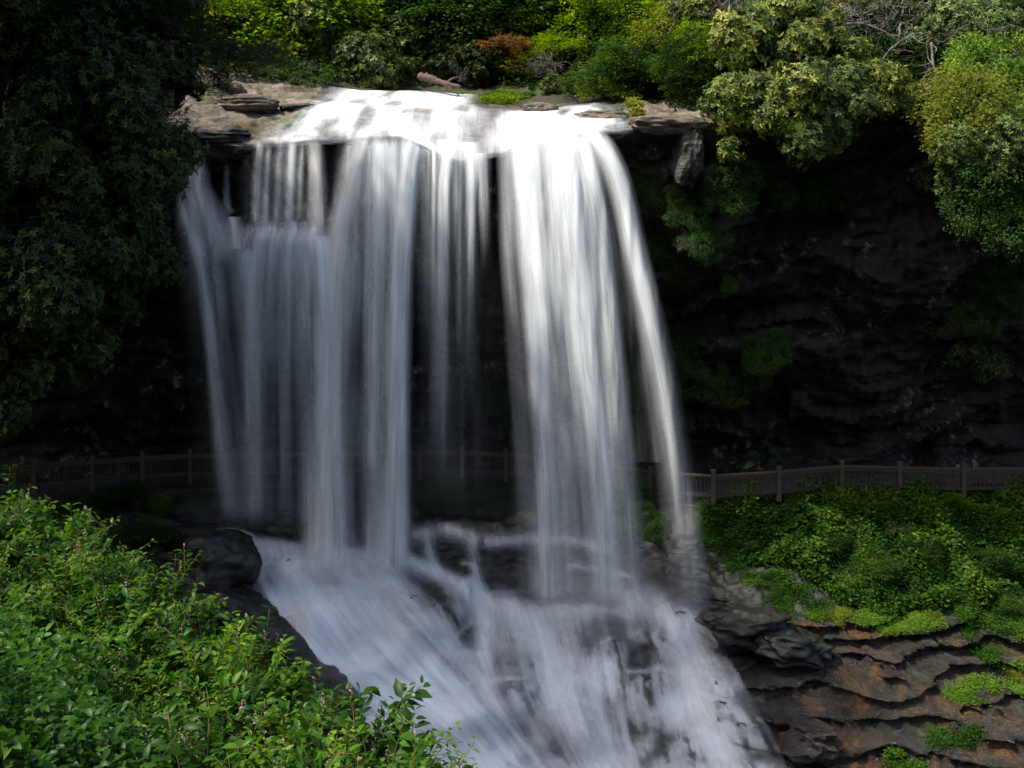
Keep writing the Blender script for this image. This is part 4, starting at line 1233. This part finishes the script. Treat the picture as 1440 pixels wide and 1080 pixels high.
# unseen tree crowns added over the left rim, stacked to shade the lower falls
for k, (x, Y, z, rr) in enumerate([(-13.5, 30, 8.2, 2.3), (-13.5, 27.4, 9, 2.6), (-13.5, 24.6, 9, 2.6), (-13.5, 22, 9, 2.6), (-14, 28.4, 14.2, 2.3), (-14, 25.5, 15.5, 2.6), (-14, 22.4, 15.5, 2.6), (-14, 27, 19.2, 2.0), (-14, 24.2, 20, 2.2), (-14, 21.6, 19.4, 2.2), (-18, 29, 9, 3), (-18, 25, 10, 3.2), (-18, 21, 11, 3.2), (-14.5, 18.5, 10, 2.8)]):
    plant('hem%d' % (k % 2) if k in (0, 1, 4, 5, 7, 8) else 'deep%d' % (k % 2), 'tree', CX + x / Y * F, HZ - z / Y * F, Y, rr * F / Y, 'unseen tree over the left rim, shaped to shade the lower falls', 'tree', 'unseen trees added to shade the lower falls', asp=1.15, trunk=(z - 4 if z < 14 else 10, .25))

# leafy tufts growing on the cliff: px, py, radius px, key, label
for k, (px, py, rp, key, lb) in enumerate([
    (915, 262, 24, 'deep0', 'small dark green tuft on the cliff right of the water arc'), (960, 285, 20, 'deep0', 'green tuft just below the lichen boulder'),
    (985, 330, 24, 'deep1', 'dark tuft on the cliff beneath the one under the lichen boulder'), (935, 350, 26, 'deep0', 'dark tuft beside the water arc a third of the way down'),
    (1030, 258, 26, 'deep1', 'green tuft on a cliff shelf right of the lichen boulder'), (1080, 265, 26, 'deep1', 'dark green tuft in the middle of the cliff shelf'),
    (1145, 265, 30, 'deep0', 'fern-like green bush on the cliff under the olive rhododendron'), (1028, 400, 10, 'maple1', 'tiny lone green tuft on the dark cliff'),
    (975, 508, 30, 'deep0', 'leafy bush on the cliff shelf nearest the water arc'), (1030, 510, 34, 'deep1', 'leafy bush in the middle of the cliff shelf'),
    (1085, 492, 24, 'deep0', 'leafy bush at the right end of the cliff shelf'), (875, 540, 26, 'deep1', 'dim bush seen between the plunge and the arc'),
    (690, 560, 24, 'deep0', 'dim green bush on the cliff behind the thin streams'), (645, 553, 16, 'deep1', 'faint tuft left of the dim bush behind the streams'),
    (1345, 480, 34, 'dark1', 'rhododendron clump low on the right of the cliff'), (1380, 440, 30, 'deep0', 'green clump above the low rhododendron on the right cliff'),
    (1395, 510, 26, 'rhodo1', 'yellowish rhododendron tip at the right edge of the cliff'), (1420, 380, 30, 'deep1', 'dark bush at the right edge beneath the hanging mass'),
    (240, 420, 18, 'deep0', 'dim tuft left of the water veil'), (330, 395, 18, 'deep1', 'faint green tuft behind the left water veil'), (880, 700, 30, 'deep0', 'dim bush below the path between plunge and arc'),
    (905, 745, 20, 'deep1', 'mossy tuft behind the foot of the arc')]):
    p, n = hit(px, py)
    plant(key, 'cliff_plant', px, py, p[1] - .15, rp, lb, 'plant', 'plants growing on the cliff', tilt=1.2)

# ---------------------------------------------------------------- ground cover scattered on the terrain
def scatter(name, region, n, material, label, L=.07, seed=1, up=.12, prob=None, shape=SMALL, kind='stuff', cat='undergrowth'):  # one uncountable mat of leaves
    """region: function giving candidate photo pixels"""
    r = np.random.default_rng(seed)
    mb = MB()
    C, T_ = [], []
    cnt = 0
    while cnt < n:
        px, py = region(r)
        p, nn = hit(px, py)
        cnt += 1
        if p is None: continue
        C.append(p)
    C = np.array(C)
    g = fbm(C * np.array([1.1, 1.1, 1.1]), 3)
    hgt = np.clip(.5 + .7 * g, .1, 1.5) * up
    allC, allD, allN, allT = [], [], [], []
    for j in range(6):
        q = C + r.normal(size=C.shape) * np.array([.10, .10, .03]) + np.array([0, -.02, 1]) * (hgt * r.uniform(.0, 1.0, len(C)))[:, None]
        D = unit(r.normal(size=C.shape) * np.array([1, 1, .35]) + np.array([0, -.3, .15]))
        allC.append(q); allD.append(D); allN.append(unit(np.array([0, -.25, 1.0]) + r.normal(size=C.shape) * .35)); allT.append(np.clip(.38 + .35 * g + r.normal(size=len(C)) * .12, 0, 1))
    C = np.concatenate(allC)
    put_leaves(mb, C, np.concatenate(allD), np.concatenate(allN), L * r.uniform(.6, 1.3, len(C)), L * .6, shape, np.concatenate(allT))
    o = obj(name, mb.mesh(name, material))
    return tag(o, label, cat, kind=kind)


def poly_region(poly, thin=None):
    poly = np.array(poly, float)
    x0, y0 = poly.min(0); x1, y1 = poly.max(0)

    def f(r):
        while True:
            x, y = r.uniform(x0, x1), r.uniform(y0, y1)
            ins = False
            j = len(poly) - 1
            for k in range(len(poly)):
                if (poly[k, 1] > y) != (poly[j, 1] > y) and x < (poly[j, 0] - poly[k, 0]) * (y - poly[k, 1]) / (poly[j, 1] - poly[k, 1]) + poly[k, 0]:
                    ins = not ins
                j = k
            if ins:
                if thin is not None:
                    v = vnoise(np.array([[x / thin, y / thin, 2.2]]))[0]
                    if v < -.12 + r.normal() * .1: continue
                return x, y
    return f


SLOPE = [(985, 712), (1100, 700), (1200, 690), (1450, 688), (1450, 830), (1380, 850), (1240, 868), (1180, 850), (1120, 800), (1040, 790), (990, 770)]
scatter('undergrowth', poly_region(SLOPE), 19000, M['herb'], 'dense low green undergrowth covering the slope right of the falls', L=.075, seed=1, up=.40)
scatter('undergrowth', poly_region(SLOPE, 26), 4500, M['maple_deep'], 'darker taller leaves scattered through the green slope', L=.13, seed=31, up=.75)
scatter('fern', poly_region(SLOPE, 38), 2600, M['herb'], 'narrow fern blades scattered through the green slope', L=.16, seed=32, up=.70, shape=LONG, cat='ferns')
scatter('undergrowth', poly_region([(1150, 700), (1450, 690), (1450, 735), (1300, 740), (1150, 720)], 18), 2600, M['maple'], 'yellow-green leaves along the top of the slope under the railing', L=.10, seed=33, up=.7)
scatter('undergrowth', poly_region([(980, 765), (1080, 790), (1150, 830), (1180, 870), (1100, 880), (1000, 800)], 22), 2500, M['herb'], 'thin patchy herbs at the dark left fringe of the green slope', L=.06, seed=2, up=.12)
scatter('lime_herb', poly_region([(1200, 868), (1230, 858), (1300, 868), (1330, 880), (1290, 888), (1250, 892), (1215, 884)]), 2200, M['lime'], 'vivid lime green herb mat on the lip of the sunlit slabs', L=.055, seed=3, up=.22, cat='herbs')
scatter('dry_herb', poly_region([(1165, 860), (1200, 855), (1215, 878), (1180, 880)], 12), 500, M['yellow'], 'yellowing herb tuft left of the lime green mat', L=.05, seed=4, up=.15, cat='herbs')
scatter('undergrowth', poly_region([(1340, 850), (1450, 830), (1450, 960), (1400, 940), (1370, 920)], 25), 2600, M['herb'], 'patchy plants at the right edge beside the slabs', L=.07, seed=5, up=.25)
scatter('moss', poly_region([(560, 672), (620, 668), (760, 676), (850, 690), (840, 715), (700, 712), (600, 712)], 25), 2500, M['herb'], 'mossy ledge under the path behind the thin streams', L=.045, seed=6, up=.05, cat='moss')
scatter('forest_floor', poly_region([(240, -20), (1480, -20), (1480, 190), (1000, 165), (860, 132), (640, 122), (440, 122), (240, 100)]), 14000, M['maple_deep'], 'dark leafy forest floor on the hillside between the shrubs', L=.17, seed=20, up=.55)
scatter('lip_grass', poly_region([(635, 126), (700, 128), (760, 132), (720, 146), (660, 146)], 14), 900, M['maple'], 'green moss and grass on the bank at the head of the falls', L=.09, seed=7, up=.12, cat='grass')
scatter('lip_grass', poly_region([(880, 140), (910, 150), (900, 165), (870, 160)], 8), 160, M['yellow'], 'yellow-green grass tufts on the rocks right of the lip', L=.12, seed=8, up=.18, cat='grass')
scatter('ledge_moss', poly_region([(395, 170), (430, 160), (430, 172), (395, 182)], 8), 350, M['maple'], 'green moss strip along the wet edge of the tan ledge', L=.06, seed=9, up=.06, cat='moss')
scatter('crevice_plants', poly_region([(1340, 955), (1400, 955), (1395, 990), (1330, 985)], 14), 420, M['lime'], 'leafy plants rooted in the crevice between the upper slabs', L=.075, seed=10, up=.25, cat='plants')
scatter('crevice_plants', poly_region([(1300, 1030), (1380, 1020), (1370, 1050), (1310, 1050)], 14), 380, M['herb'], 'small plants in the crevice of the lower slabs', L=.07, seed=11, up=.2, cat='plants')
scatter('crevice_plants', poly_region([(1410, 935), (1450, 930), (1450, 985), (1420, 975)], 14), 380, M['lime'], 'bright plants at the right edge of the slabs', L=.09, seed=12, up=.3, cat='plants')
scatter('crevice_plants', poly_region([(1250, 1060), (1310, 1055), (1300, 1085), (1250, 1085)], 10), 260, M['herb'], 'plants at the bottom edge among the lowest slabs', L=.08, seed=13, up=.2, cat='plants')

# bushes standing along the fence on the right and on the slope
for k, (px, py, rp, key, lb) in enumerate([
    (1170, 700, 24, 'yellow0', 'yellow-green bush under the fence, furthest left of its row'), (1215, 700, 26, 'deep0', 'yellow-green bush just right of the first one under the fence'),
    (1290, 705, 26, 'yellow0', 'bright yellow bush below the middle of the right fence'), (1345, 705, 28, 'maple1', 'green bush in front of the fence near the right edge'),
    (1400, 720, 28, 'yellow0', 'yellow-green bush at the right edge under the fence'), (1120, 712, 24, 'deep0', 'dark green bush under the fence near the falls'),
    (1060, 720, 22, 'deep1', 'low bush nearest the falls on the green slope'), (1380, 690, 20, 'deep0', 'dark bush poking over the fence rail at the right'),
    (1300, 770, 40, 'deep0', 'deep green bush in the middle of the green slope'), (1390, 790, 42, 'deep1', 'green bush at the right of the slope'),
    (1240, 800, 34, 'deep1', 'dark bush low on the green slope'), (1340, 840, 30, 'deep0', 'bush above the slabs on the right'), (1265, 745, 26, 'dark0', 'dark hollow bush beneath the bright yellow one'),
    (1180, 760, 32, 'deep0', 'green bush on the left half of the slope'), (1420, 850, 34, 'deep1', 'dark bush at the right edge above the slabs'), (1310, 866, 22, 'yellow0', 'pale yellow bush beside the lime herb mat'),
    (1425, 945, 26, 'yellow0', 'bright bush at the right edge beside the slabs'), (1050, 770, 20, 'deep1', 'small bush in the dark left part of the slope'), (1090, 840, 18, 'deep0', 'small tuft on the dark rocks left of the sunlit slabs'),
    (175, 700, 45, 'deep0', 'green bush below the left fence'), (225, 712, 36, 'maple0', 'olive bush at the edge of the black boulders'), (110, 715, 40, 'deep1', 'dark bush in front of the left fence'), (190, 755, 45, 'deep0', 'shadowed bush left of the black boulder'),
    (240, 760, 30, 'dark1', 'dark low bush beside the black boulder')]):
    p, n = hit(px, py + rp * .5)
    plant(key, 'bush', px, py, p[1] + .20, rp * .58, lb, 'shrub', 'bushes on the slopes under the path', asp=.8)

def put_flower(mb, C, D, Nn):
    k = len(mb.a)
    put_leaves(mb, C, D, Nn, .014, .012, SMALL, np.full(len(C), 1.0))
    mb.a[-1] = np.full(len(mb.a[-1]), 5.0)


# ---------------------------------------------------------------- near bank plants: leafy arching stems
def near_plant(seed, nst=16, H=1.0, leafL=.085, spread=.55):
    r = np.random.default_rng(seed)
    fol, stm, flo = MB(), MB(), MB()
    for s_ in range(nst):
        az = r.uniform(0, 6.28); lean = r.uniform(.15, 1.0) * spread
        h = H * r.uniform(.6, 1.1)
        n = 12
        t = np.linspace(0, 1, n)
        o = np.array([math.cos(az), math.sin(az), 0])
        P = o[None] * (lean * (t ** 1.4) * h + .08)[:, None] + np.array([0, 0, 1]) * (h * (t - .22 * lean * t ** 2.2))[:, None] + np.array([r.normal(), r.normal(), 0]) * .02
        stm.tube(P, np.linspace(.006, .002, n), 5, r.uniform(.2, .9))
        br = [(P, .28)]
        for b2 in range(r.integers(3, 6)):
            a_ = r.integers(4, n - 1)
            d = unit(o * r.uniform(-.2, 1) + r.normal(size=3) * .6 + np.array([0, 0, .35]))
            ln = r.uniform(.16, .38) * H
            tq = np.linspace(0, 1, 7)[:, None]
            Q = P[a_] + d * tq * ln + np.array([0, 0, -1]) * .14 * ln * tq ** 2
            stm.tube(Q, np.linspace(.0035, .0015, 7), 4, r.uniform(.2, .9))
            br.append((Q, .1))
        bt = r.uniform(.15, .75)
        for Q, start in br:
            ln = np.linalg.norm(np.diff(Q, axis=0), axis=1).sum()
            m = int(ln / .048)
            if m < 3: continue
            ts = np.linspace(start, 1, m)
            k = np.clip((ts * (len(Q) - 1)).astype(int), 0, len(Q) - 2)
            f = ts * (len(Q) - 1) - k
            c = Q[k] * (1 - f)[:, None] + Q[k + 1] * f[:, None]
            ax = unit(Q[k + 1] - Q[k])
            side = unit(np.cross(ax, np.array([0, 0, 1.0]) + r.normal(size=3) * .3))
            for sg in (-1, 1):
                D = unit(ax * r.uniform(.3, .9, m)[:, None] + side * sg + np.array([0, 0, -.12]) + r.normal(size=(m, 3)) * .28)
                Nn = unit(np.array([0, -.15, 1.0]) + r.normal(size=(m, 3)) * .32)
                Ls = leafL * (1.15 - .55 * ts) * r.uniform(.7, 1.25, m)
                put_leaves(fol, c + D * .012, D, Nn, Ls, Ls * .50, OVAL, bt + .22 * (ts - .5) + r.normal(size=m) * .09)
            if r.uniform() < .06:
                e = Q[-1]
                m2 = 9
                cc = e + np.array([0, 0, 1]) * np.linspace(0, .07, m2)[:, None] + r.normal(size=(m2, 3)) * .006
                put_flower(fol, cc, rdir(r, m2), rdir(r, m2))
    return fol, stm, flo


NV = []
for k in range(4):
    f, s_, fl_ = near_plant(200 + k, nst=17 + k, leafL=[.115, .09, .13, .08][k])
    NV.append((f.mesh('foliage', M['fresh']), s_.mesh('stem', M['stem_red']), fl_.mesh('flower', M['flower']) if fl_.n else None))

# top of the plant at photo pixel (px, py), distance Y
near = []
rr = np.random.default_rng(9)
edge = [(0, 655, 13), (60, 692, 12.5), (125, 735, 12), (180, 775, 11.5), (230, 812, 11), (285, 858, 10.2), (345, 884, 9.6), (385, 925, 9.2), (420, 962, 8.8), (470, 992, 8.4), (525, 1022, 8.1), (575, 1054, 7.8), (610, 1085, 7.6)]
ex = np.array([e[0] for e in edge]); ey = np.array([e[1] for e in edge]); eY = np.array([e[2] for e in edge])
for px, py, Y in edge:
    near.append((px, py + rr.uniform(-8, 22), Y, 0))
    near.append((px + rr.uniform(0, 16), py + rr.uniform(34, 70), Y, 0))
for row in range(1, 6):
    for px in np.arange(-40, 660, 58):
        base = np.interp(px, ex, ey)
        py = base + row * 62 + rr.uniform(-16, 16)
        if py > 1120 or base > 1060: continue
        Y = np.interp(px, ex, eY) - row * .78
        near.append((px + rr.uniform(-20, 20), py, max(Y, 6.2), row))
words_r = ['along the upper fringe', 'just under the fringe', 'in the second tier', 'in the middle of the bank', 'low on the bank', 'near the bottom edge of the near bank']
near.sort(key=lambda a: (a[3], a[0]))
cnt = {}
ordn = ['first', 'second', 'third', 'fourth', 'fifth', 'sixth', 'seventh', 'eighth', 'ninth', 'tenth', 'eleventh', 'twelfth', 'thirteenth', 'fourteenth', 'fifteenth', 'sixteenth', 'seventeenth', 'eighteenth',
        'nineteenth', 'twentieth', 'twenty-first', 'twenty-second', 'twenty-third', 'twenty-fourth', 'twenty-fifth', 'twenty-sixth', 'twenty-seventh']
for k, (px, py, Y, row) in enumerate(near):
    p = W(px, py, Y)
    g = float(bank_z(np.array([p[0]]), np.array([p[1]]))[0])
    h = min(max(p[2] - g, .8), 1.45)
    e = empty('leafy_bush', (p[0], p[1], p[2] - h), rr.uniform(0, 6.28))
    cnt[row] = cnt.get(row, 0) + 1
    tag(e, 'green leafy bush %s, %s from the left' % (words_r[row], ordn[cnt[row] - 1]), 'bush', 'leafy bushes covering the near left bank')
    v = NV[(k * 7 + row) % 4] if px < 520 else NV[3]
    for nm, me in zip(('foliage', 'stem', 'flower'), v):
        if me is None: continue
        o = obj(nm, me, e)
        o.scale = (h * 1.05 if h < 1.3 else 1.35, h * 1.05 if h < 1.3 else 1.35, h)

# filler herbs under them
mb = MB()
r = np.random.default_rng(77)
n = 60000
Yv = 6.5 + 17 * r.uniform(0, 1, n) ** 1.6; X = -.55 * Yv - .5 + (.75 * Yv) * r.uniform(0, 1, n) ** 1.0
Z = bank_z(X, Yv)
g = fbm(np.stack([X, Yv, 0 * X], 1) * 1.2, 3)
C = np.stack([X, Yv, Z + r.uniform(0, .75, n) * np.clip(.8 + .5 * g, .2, 1.5)], 1)
put_leaves(mb, C, unit(r.normal(size=(n, 3)) * np.array([1, 1, .4]) + [0, -.2, 0]), unit(np.array([0, -.2, 1.0]) + r.normal(size=(n, 3)) * .35), .10 * r.uniform(.6, 1.3, n), .055, OVAL, .3 + .2 * g + r.normal(size=n) * .1)
tag(obj('undergrowth', mb.mesh('undergrowth', M['fresh'])), 'low green undergrowth beneath the bushes on the near left bank', 'undergrowth', kind='stuff')

# ---------------------------------------------------------------- boulders
def boulder(px, py, Y, rx, ry, material, label, seed, depth=1.0, rot=0.0, amp=.22, name='boulder', strat=0.0):
    import bmesh
    bm = bmesh.new()
    bmesh.ops.create_icosphere(bm, subdivisions=5, radius=1)
    Vv = np.array([v.co[:] for v in bm.verts])
    me = bpy.data.meshes.new(name)
    sgn = np.sign(Vv); Vv = sgn * np.abs(Vv) ** .8
    Vv /= np.abs(Vv).max()
    d = fbm(Vv * 1.1 + seed * 7.7, 3) * amp + fbm(Vv * 3.5 + seed, 4) * amp * .3
    if strat:
        d += strat * (np.abs(((Vv[:, 2] * 2.6 + fbm(Vv + seed, 2) * .5) % 1) - .5) - .25)
    Vv = Vv * (1 + d)[:, None]
    sxx, szz = rx / F * Y, ry / F * Y
    Vv *= np.array([sxx, (sxx + szz) / 2 * depth, szz])
    ca, sa = math.cos(rot), math.sin(rot)
    Vv = np.stack([Vv[:, 0] * ca + Vv[:, 2] * sa, Vv[:, 1], -Vv[:, 0] * sa + Vv[:, 2] * ca], 1)
    for v, c in zip(bm.verts, Vv): v.co = c
    for f in bm.faces: f.smooth = True
    bm.to_mesh(me); bm.free()
    me.materials.append(material)
    o = obj(name, me)
    o.location = W(px, py, Y)
    return tag(o, label, 'boulder', 'boulders around the falls')


boulder(312, 803, 30.6, 56, 50, M['black'], 'big rounded black boulder with water skimming over its top', 1)
boulder(338, 868, 30.0, 52, 36, M['black'], 'sloping black boulder under the big rounded one', 2, rot=.4)
boulder(265, 850, 30.3, 60, 50, M['black'], 'black boulder left of the big rounded one', 3)
boulder(395, 925, 28.8, 62, 36, M['black'], 'low black boulder at the left edge of the white water', 4, rot=.45, strat=.2)
boulder(455, 975, 28.0, 55, 30, M['slab'], 'brown and black rock just above the near leaves', 5, rot=.5, strat=.2)
boulder(340, 975, 28.3, 70, 50, M['black'], 'dark boulder half hidden behind the near leaves', 6)
boulder(968, 224, 32.3, 20, 42, M['grey'], 'tall grey lichen-spotted block at the cliff edge right of the falls', 7, amp=.30, strat=.05, rot=.10)
boulder(935, 177, 32.5, 56, 15, M['tan'], 'flat pinkish brown slab on the lip right of the arc', 8, amp=.22, rot=.05)
boulder(845, 165, 34.0, 40, 10, M['tan'], 'low wet brown rock above the arc at the lip', 9, amp=.2)
boulder(760, 152, 35.6, 26, 7, M['tan'], 'small reddish rock above the right plunge', 10, amp=.2)
boulder(1035, 280, 33.0, 24, 14, M['grey'], 'pale stone ledge on the cliff beneath the green tufts', 11, amp=.2)
boulder(1255, 74, 36.5, 14, 12, M['grey'], 'pinkish stone peeping through the bare twigs', 12, amp=.2)
boulder(290, 132, 38.0, 60, 20, M['tan'], 'tan boulder at the back of the left ledge', 13, amp=.18, strat=.15)
boulder(345, 147, 36.2, 45, 14, M['tan'], 'pale layered slab on the left ledge behind the hemlock tip', 14, amp=.12, strat=.15)
boulder(420, 152, 36.5, 28, 6, M['black'], 'thin dark stone at the water edge beside the tan ledge', 15, amp=.15)
boulder(310, 196, 33.4, 38, 14, M['black'], 'glistening black rock at the left end of the lip', 16, amp=.2, strat=.2)
boulder(1140, 1040, 27.2, 44, 28, M['slab'], 'rounded brown wet boulder where the foam meets the slabs', 18, amp=.35, strat=.1, rot=.3)
boulder(1040, 880, 30.6, 60, 26, M['black'], 'black wet rock beside the foot of the arc', 22, amp=.35, strat=.07)
boulder(1110, 905, 30.0, 60, 22, M['black'], 'black layered rock in shadow left of the sunlit slabs', 23, amp=.35, strat=.08, rot=.1)

# ---------------------------------------------------------------- fence along the footpath
rail = [(-60, 664, 33.6), (20, 655, 34.2), (48, 652, 34.4), (130, 646, 34.9), (200, 641, 35.4), (267, 638, 36), (330, 637, 36.5), (398, 636, 36.9), (465, 635, 37), (530, 635, 37.1), (590, 634, 37.1),
        (650, 633, 37.1), (712, 637, 36.9), (775, 643, 36.6), (845, 651, 36.2), (915, 662, 35.6), (1003, 668, 34.7), (1095, 662, 34.9), (1183, 654, 35.4), (1265, 656, 35.4), (1355, 658, 35.2), (1450, 657, 35.1), (1540, 657, 35.0)]
RP = np.array([W(*p) for p in rail])
GZ0 = -10.12
root = empty('railing', (RP[11][0], RP[11][1], GZ0))
tag(root, 'long timber railing with thin pickets along the path behind the falls', 'railing')
off = -np.array([RP[11][0], RP[11][1], GZ0])
mb = MB()
for k in range(len(RP) - 1):
    a_, b2 = RP[k] + off, RP[k + 1] + off
    L = np.linalg.norm((b2 - a_)[:2]); rz = math.atan2(b2[1] - a_[1], b2[0] - a_[0])
    mb.box((a_ + b2) / 2 + [0, 0, -.04], (L - .14, .13, .07), rz, (b2[2] - a_[2]) / L)
    mb.box((a_ + b2) / 2 + [0, 0, -.13], (L - .14, .04, .10), rz, (b2[2] - a_[2]) / L)
obj('top_rail', mb.mesh('top_rail', M['rail'], False), root)
mb = MB()
for k in range(len(RP) - 1):
    a_, b2 = RP[k] + off, RP[k + 1] + off
    L = np.linalg.norm((b2 - a_)[:2]); rz = math.atan2(b2[1] - a_[1], b2[0] - a_[0])
    mb.box((a_ + b2) / 2 + [0, 0, -.72], (L - .14, .06, .12), rz, (b2[2] - a_[2]) / L)
obj('bottom_rail', mb.mesh('bottom_rail', M['rail_dark'], False), root)
pb = MB(); pb.box((0, 0, -.36), (.15, .15, 1.2))
post_me = pb.mesh('post', M['rail'], False)
pb = MB(); pb.box((0, 0, .256), (.18, .18, .03))
cap_me = pb.mesh('post_cap', M['rail'], False)
for k in range(1, len(RP) - 1):
    o = obj('post', post_me, root)
    o.location = RP[k] + off + [0, 0, -.10]
    d = RP[k + 1] - RP[k - 1]
    o.rotation_euler = (0, 0, math.atan2(d[1], d[0]))
    obj('post_cap', cap_me, o)
pb = MB(); pb.box((0, 0, 0), (.028, .028, .52))
pick_me = pb.mesh('picket', M['rail_dark'], False)
pk = []
for k in range(len(RP) - 1):
    a_, b2 = RP[k] + off, RP[k + 1] + off
    n = max(2, int(np.linalg.norm(b2 - a_) / .145))
    for j in range(1, n):
        pk.append((a_ + (b2 - a_) * j / n + [0, 0, -.43], math.atan2(b2[1] - a_[1], b2[0] - a_[0]), k))
vis = sorted(pk, key=lambda q: 0 if q[2] in (1, 2, 3, 4, 16, 17, 18, 19) else 1)
for c, rz, k in vis[:100]:
    o = obj('picket', pick_me, root)
    o.location = c; o.rotation_euler = (0, 0, rz)
mb = MB()
for c, rz, k in vis[100:]:
    mb.box(c, (.028, .028, .52), rz)
o = obj('pickets', mb.mesh('pickets', M['rail_dark'], False), root)
o['kind'] = 'stuff'

# ---------------------------------------------------------------- spray hanging at the foot of the falls
def spray(px, py, Y, rx, rz_, ry, dens, label, seed):
    import bmesh
    bm = bmesh.new(); bmesh.ops.create_icosphere(bm, subdivisions=3, radius=1)
    me = bpy.data.meshes.new('mist'); bm.to_mesh(me); bm.free()
    m, nt = mat('mist')
    b = NT(nt)
    tc = b.n('ShaderNodeTexCoord').outputs['Object']
    ln = b.n('ShaderNodeVectorMath', {0: tc}, operation='LENGTH').outputs['Value']
    fall = b.mr(ln, 1.0, 0.1)
    nz = b.mr(b.noise(b.n('ShaderNodeMapping', {'Vector': tc, 'Location': (seed, 0, 0)}).outputs[0], 2.2, 2), .3, .7, .3, 1.5)
    d = b.math('MULTIPLY', b.math('MULTIPLY', b.math('MULTIPLY', fall, fall), nz), dens)
    v = b.n('ShaderNodeVolumePrincipled', {'Density': d, 'Color': (.95, .97, 1, 1), 'Anisotropy': .2})
    nt.nodes.new('ShaderNodeOutputMaterial')
    nt.links.new(v.outputs[0], nt.nodes['Material Output'].inputs['Volume'])
    me.materials.append(m)
    o = obj('mist', me)
    o.location = W(px, py, Y); o.scale = (rx / F * Y, ry, rz_ / F * Y)
    return tag(o, label, 'mist', kind='stuff')


spray(490, 800, 30.0, 150, 60, 1.5, .4, 'soft spray over the foot of the left streams', 1)
spray(520, 880, 29.2, 120, 70, 1.3, .15, 'soft spray over the middle of the left chute', 9)
spray(840, 860, 29.8, 170, 70, 1.5, .35, 'soft spray over the foot of the broad plunge', 4)

# ---------------------------------------------------------------- light, camera
def R(d): return math.radians(d)
sun_dir = np.array([-.78, -.25, 1.35]); sun_dir /= np.linalg.norm(sun_dir)
el = math.asin(sun_dir[2]); az = math.atan2(sun_dir[0], sun_dir[1])      # azimuth from +Y, clockwise towards +X
Ls = bpy.data.lights.new('sun', 'SUN')
Ls.energy = 2.4; Ls.angle = R(.9); Ls.color = (1, .95, .86)
so = obj('sun', Ls)
so.location = (-30, 20, 50)
so.rotation_euler = Vector(tuple(-sun_dir)).to_track_quat('-Z', 'Y').to_euler()
w = bpy.data.worlds.new('World'); SC.world = w; w.use_nodes = True
nt = w.node_tree
sky = nt.nodes.new('ShaderNodeTexSky'); sky.sky_type = 'NISHITA'; sky.sun_disc = False; sky.dust_density = 3.0; sky.air_density = .8
sky.sun_elevation = el; sky.sun_rotation = az
nt.links.new(sky.outputs[0], nt.nodes['Background'].inputs[0])
nt.nodes['Background'].inputs[1].default_value = .15

cam = bpy.data.cameras.new('camera')
cam.sensor_width = 36; cam.lens = 35; cam.clip_end = 500; cam.clip_start = .1
cam.shift_y = -(540 - HZ) / 1440
co = obj('camera', cam)
co.rotation_euler = (R(90), 0, 0)
SC.camera = co

SC.view_settings.view_transform = 'Standard'
SC.view_settings.look = 'None'
SC.view_settings.exposure = 1.35
SC.view_settings.gamma = 1
SC.render.engine = 'CYCLES'
SC.cycles.use_denoising = True
SC.cycles.max_bounces = 8
SC.cycles.volume_bounces = 1
SC.cycles.volume_max_steps = 64
SC.cycles.volume_step_rate = 3.0
SC.cycles.diffuse_bounces = 4
SC.cycles.transparent_max_bounces = 40
SC.cycles.transmission_bounces = 6
SC.cycles.sample_clamp_indirect = 4
SC.cycles.caustics_reflective = False
SC.cycles.caustics_refractive = False
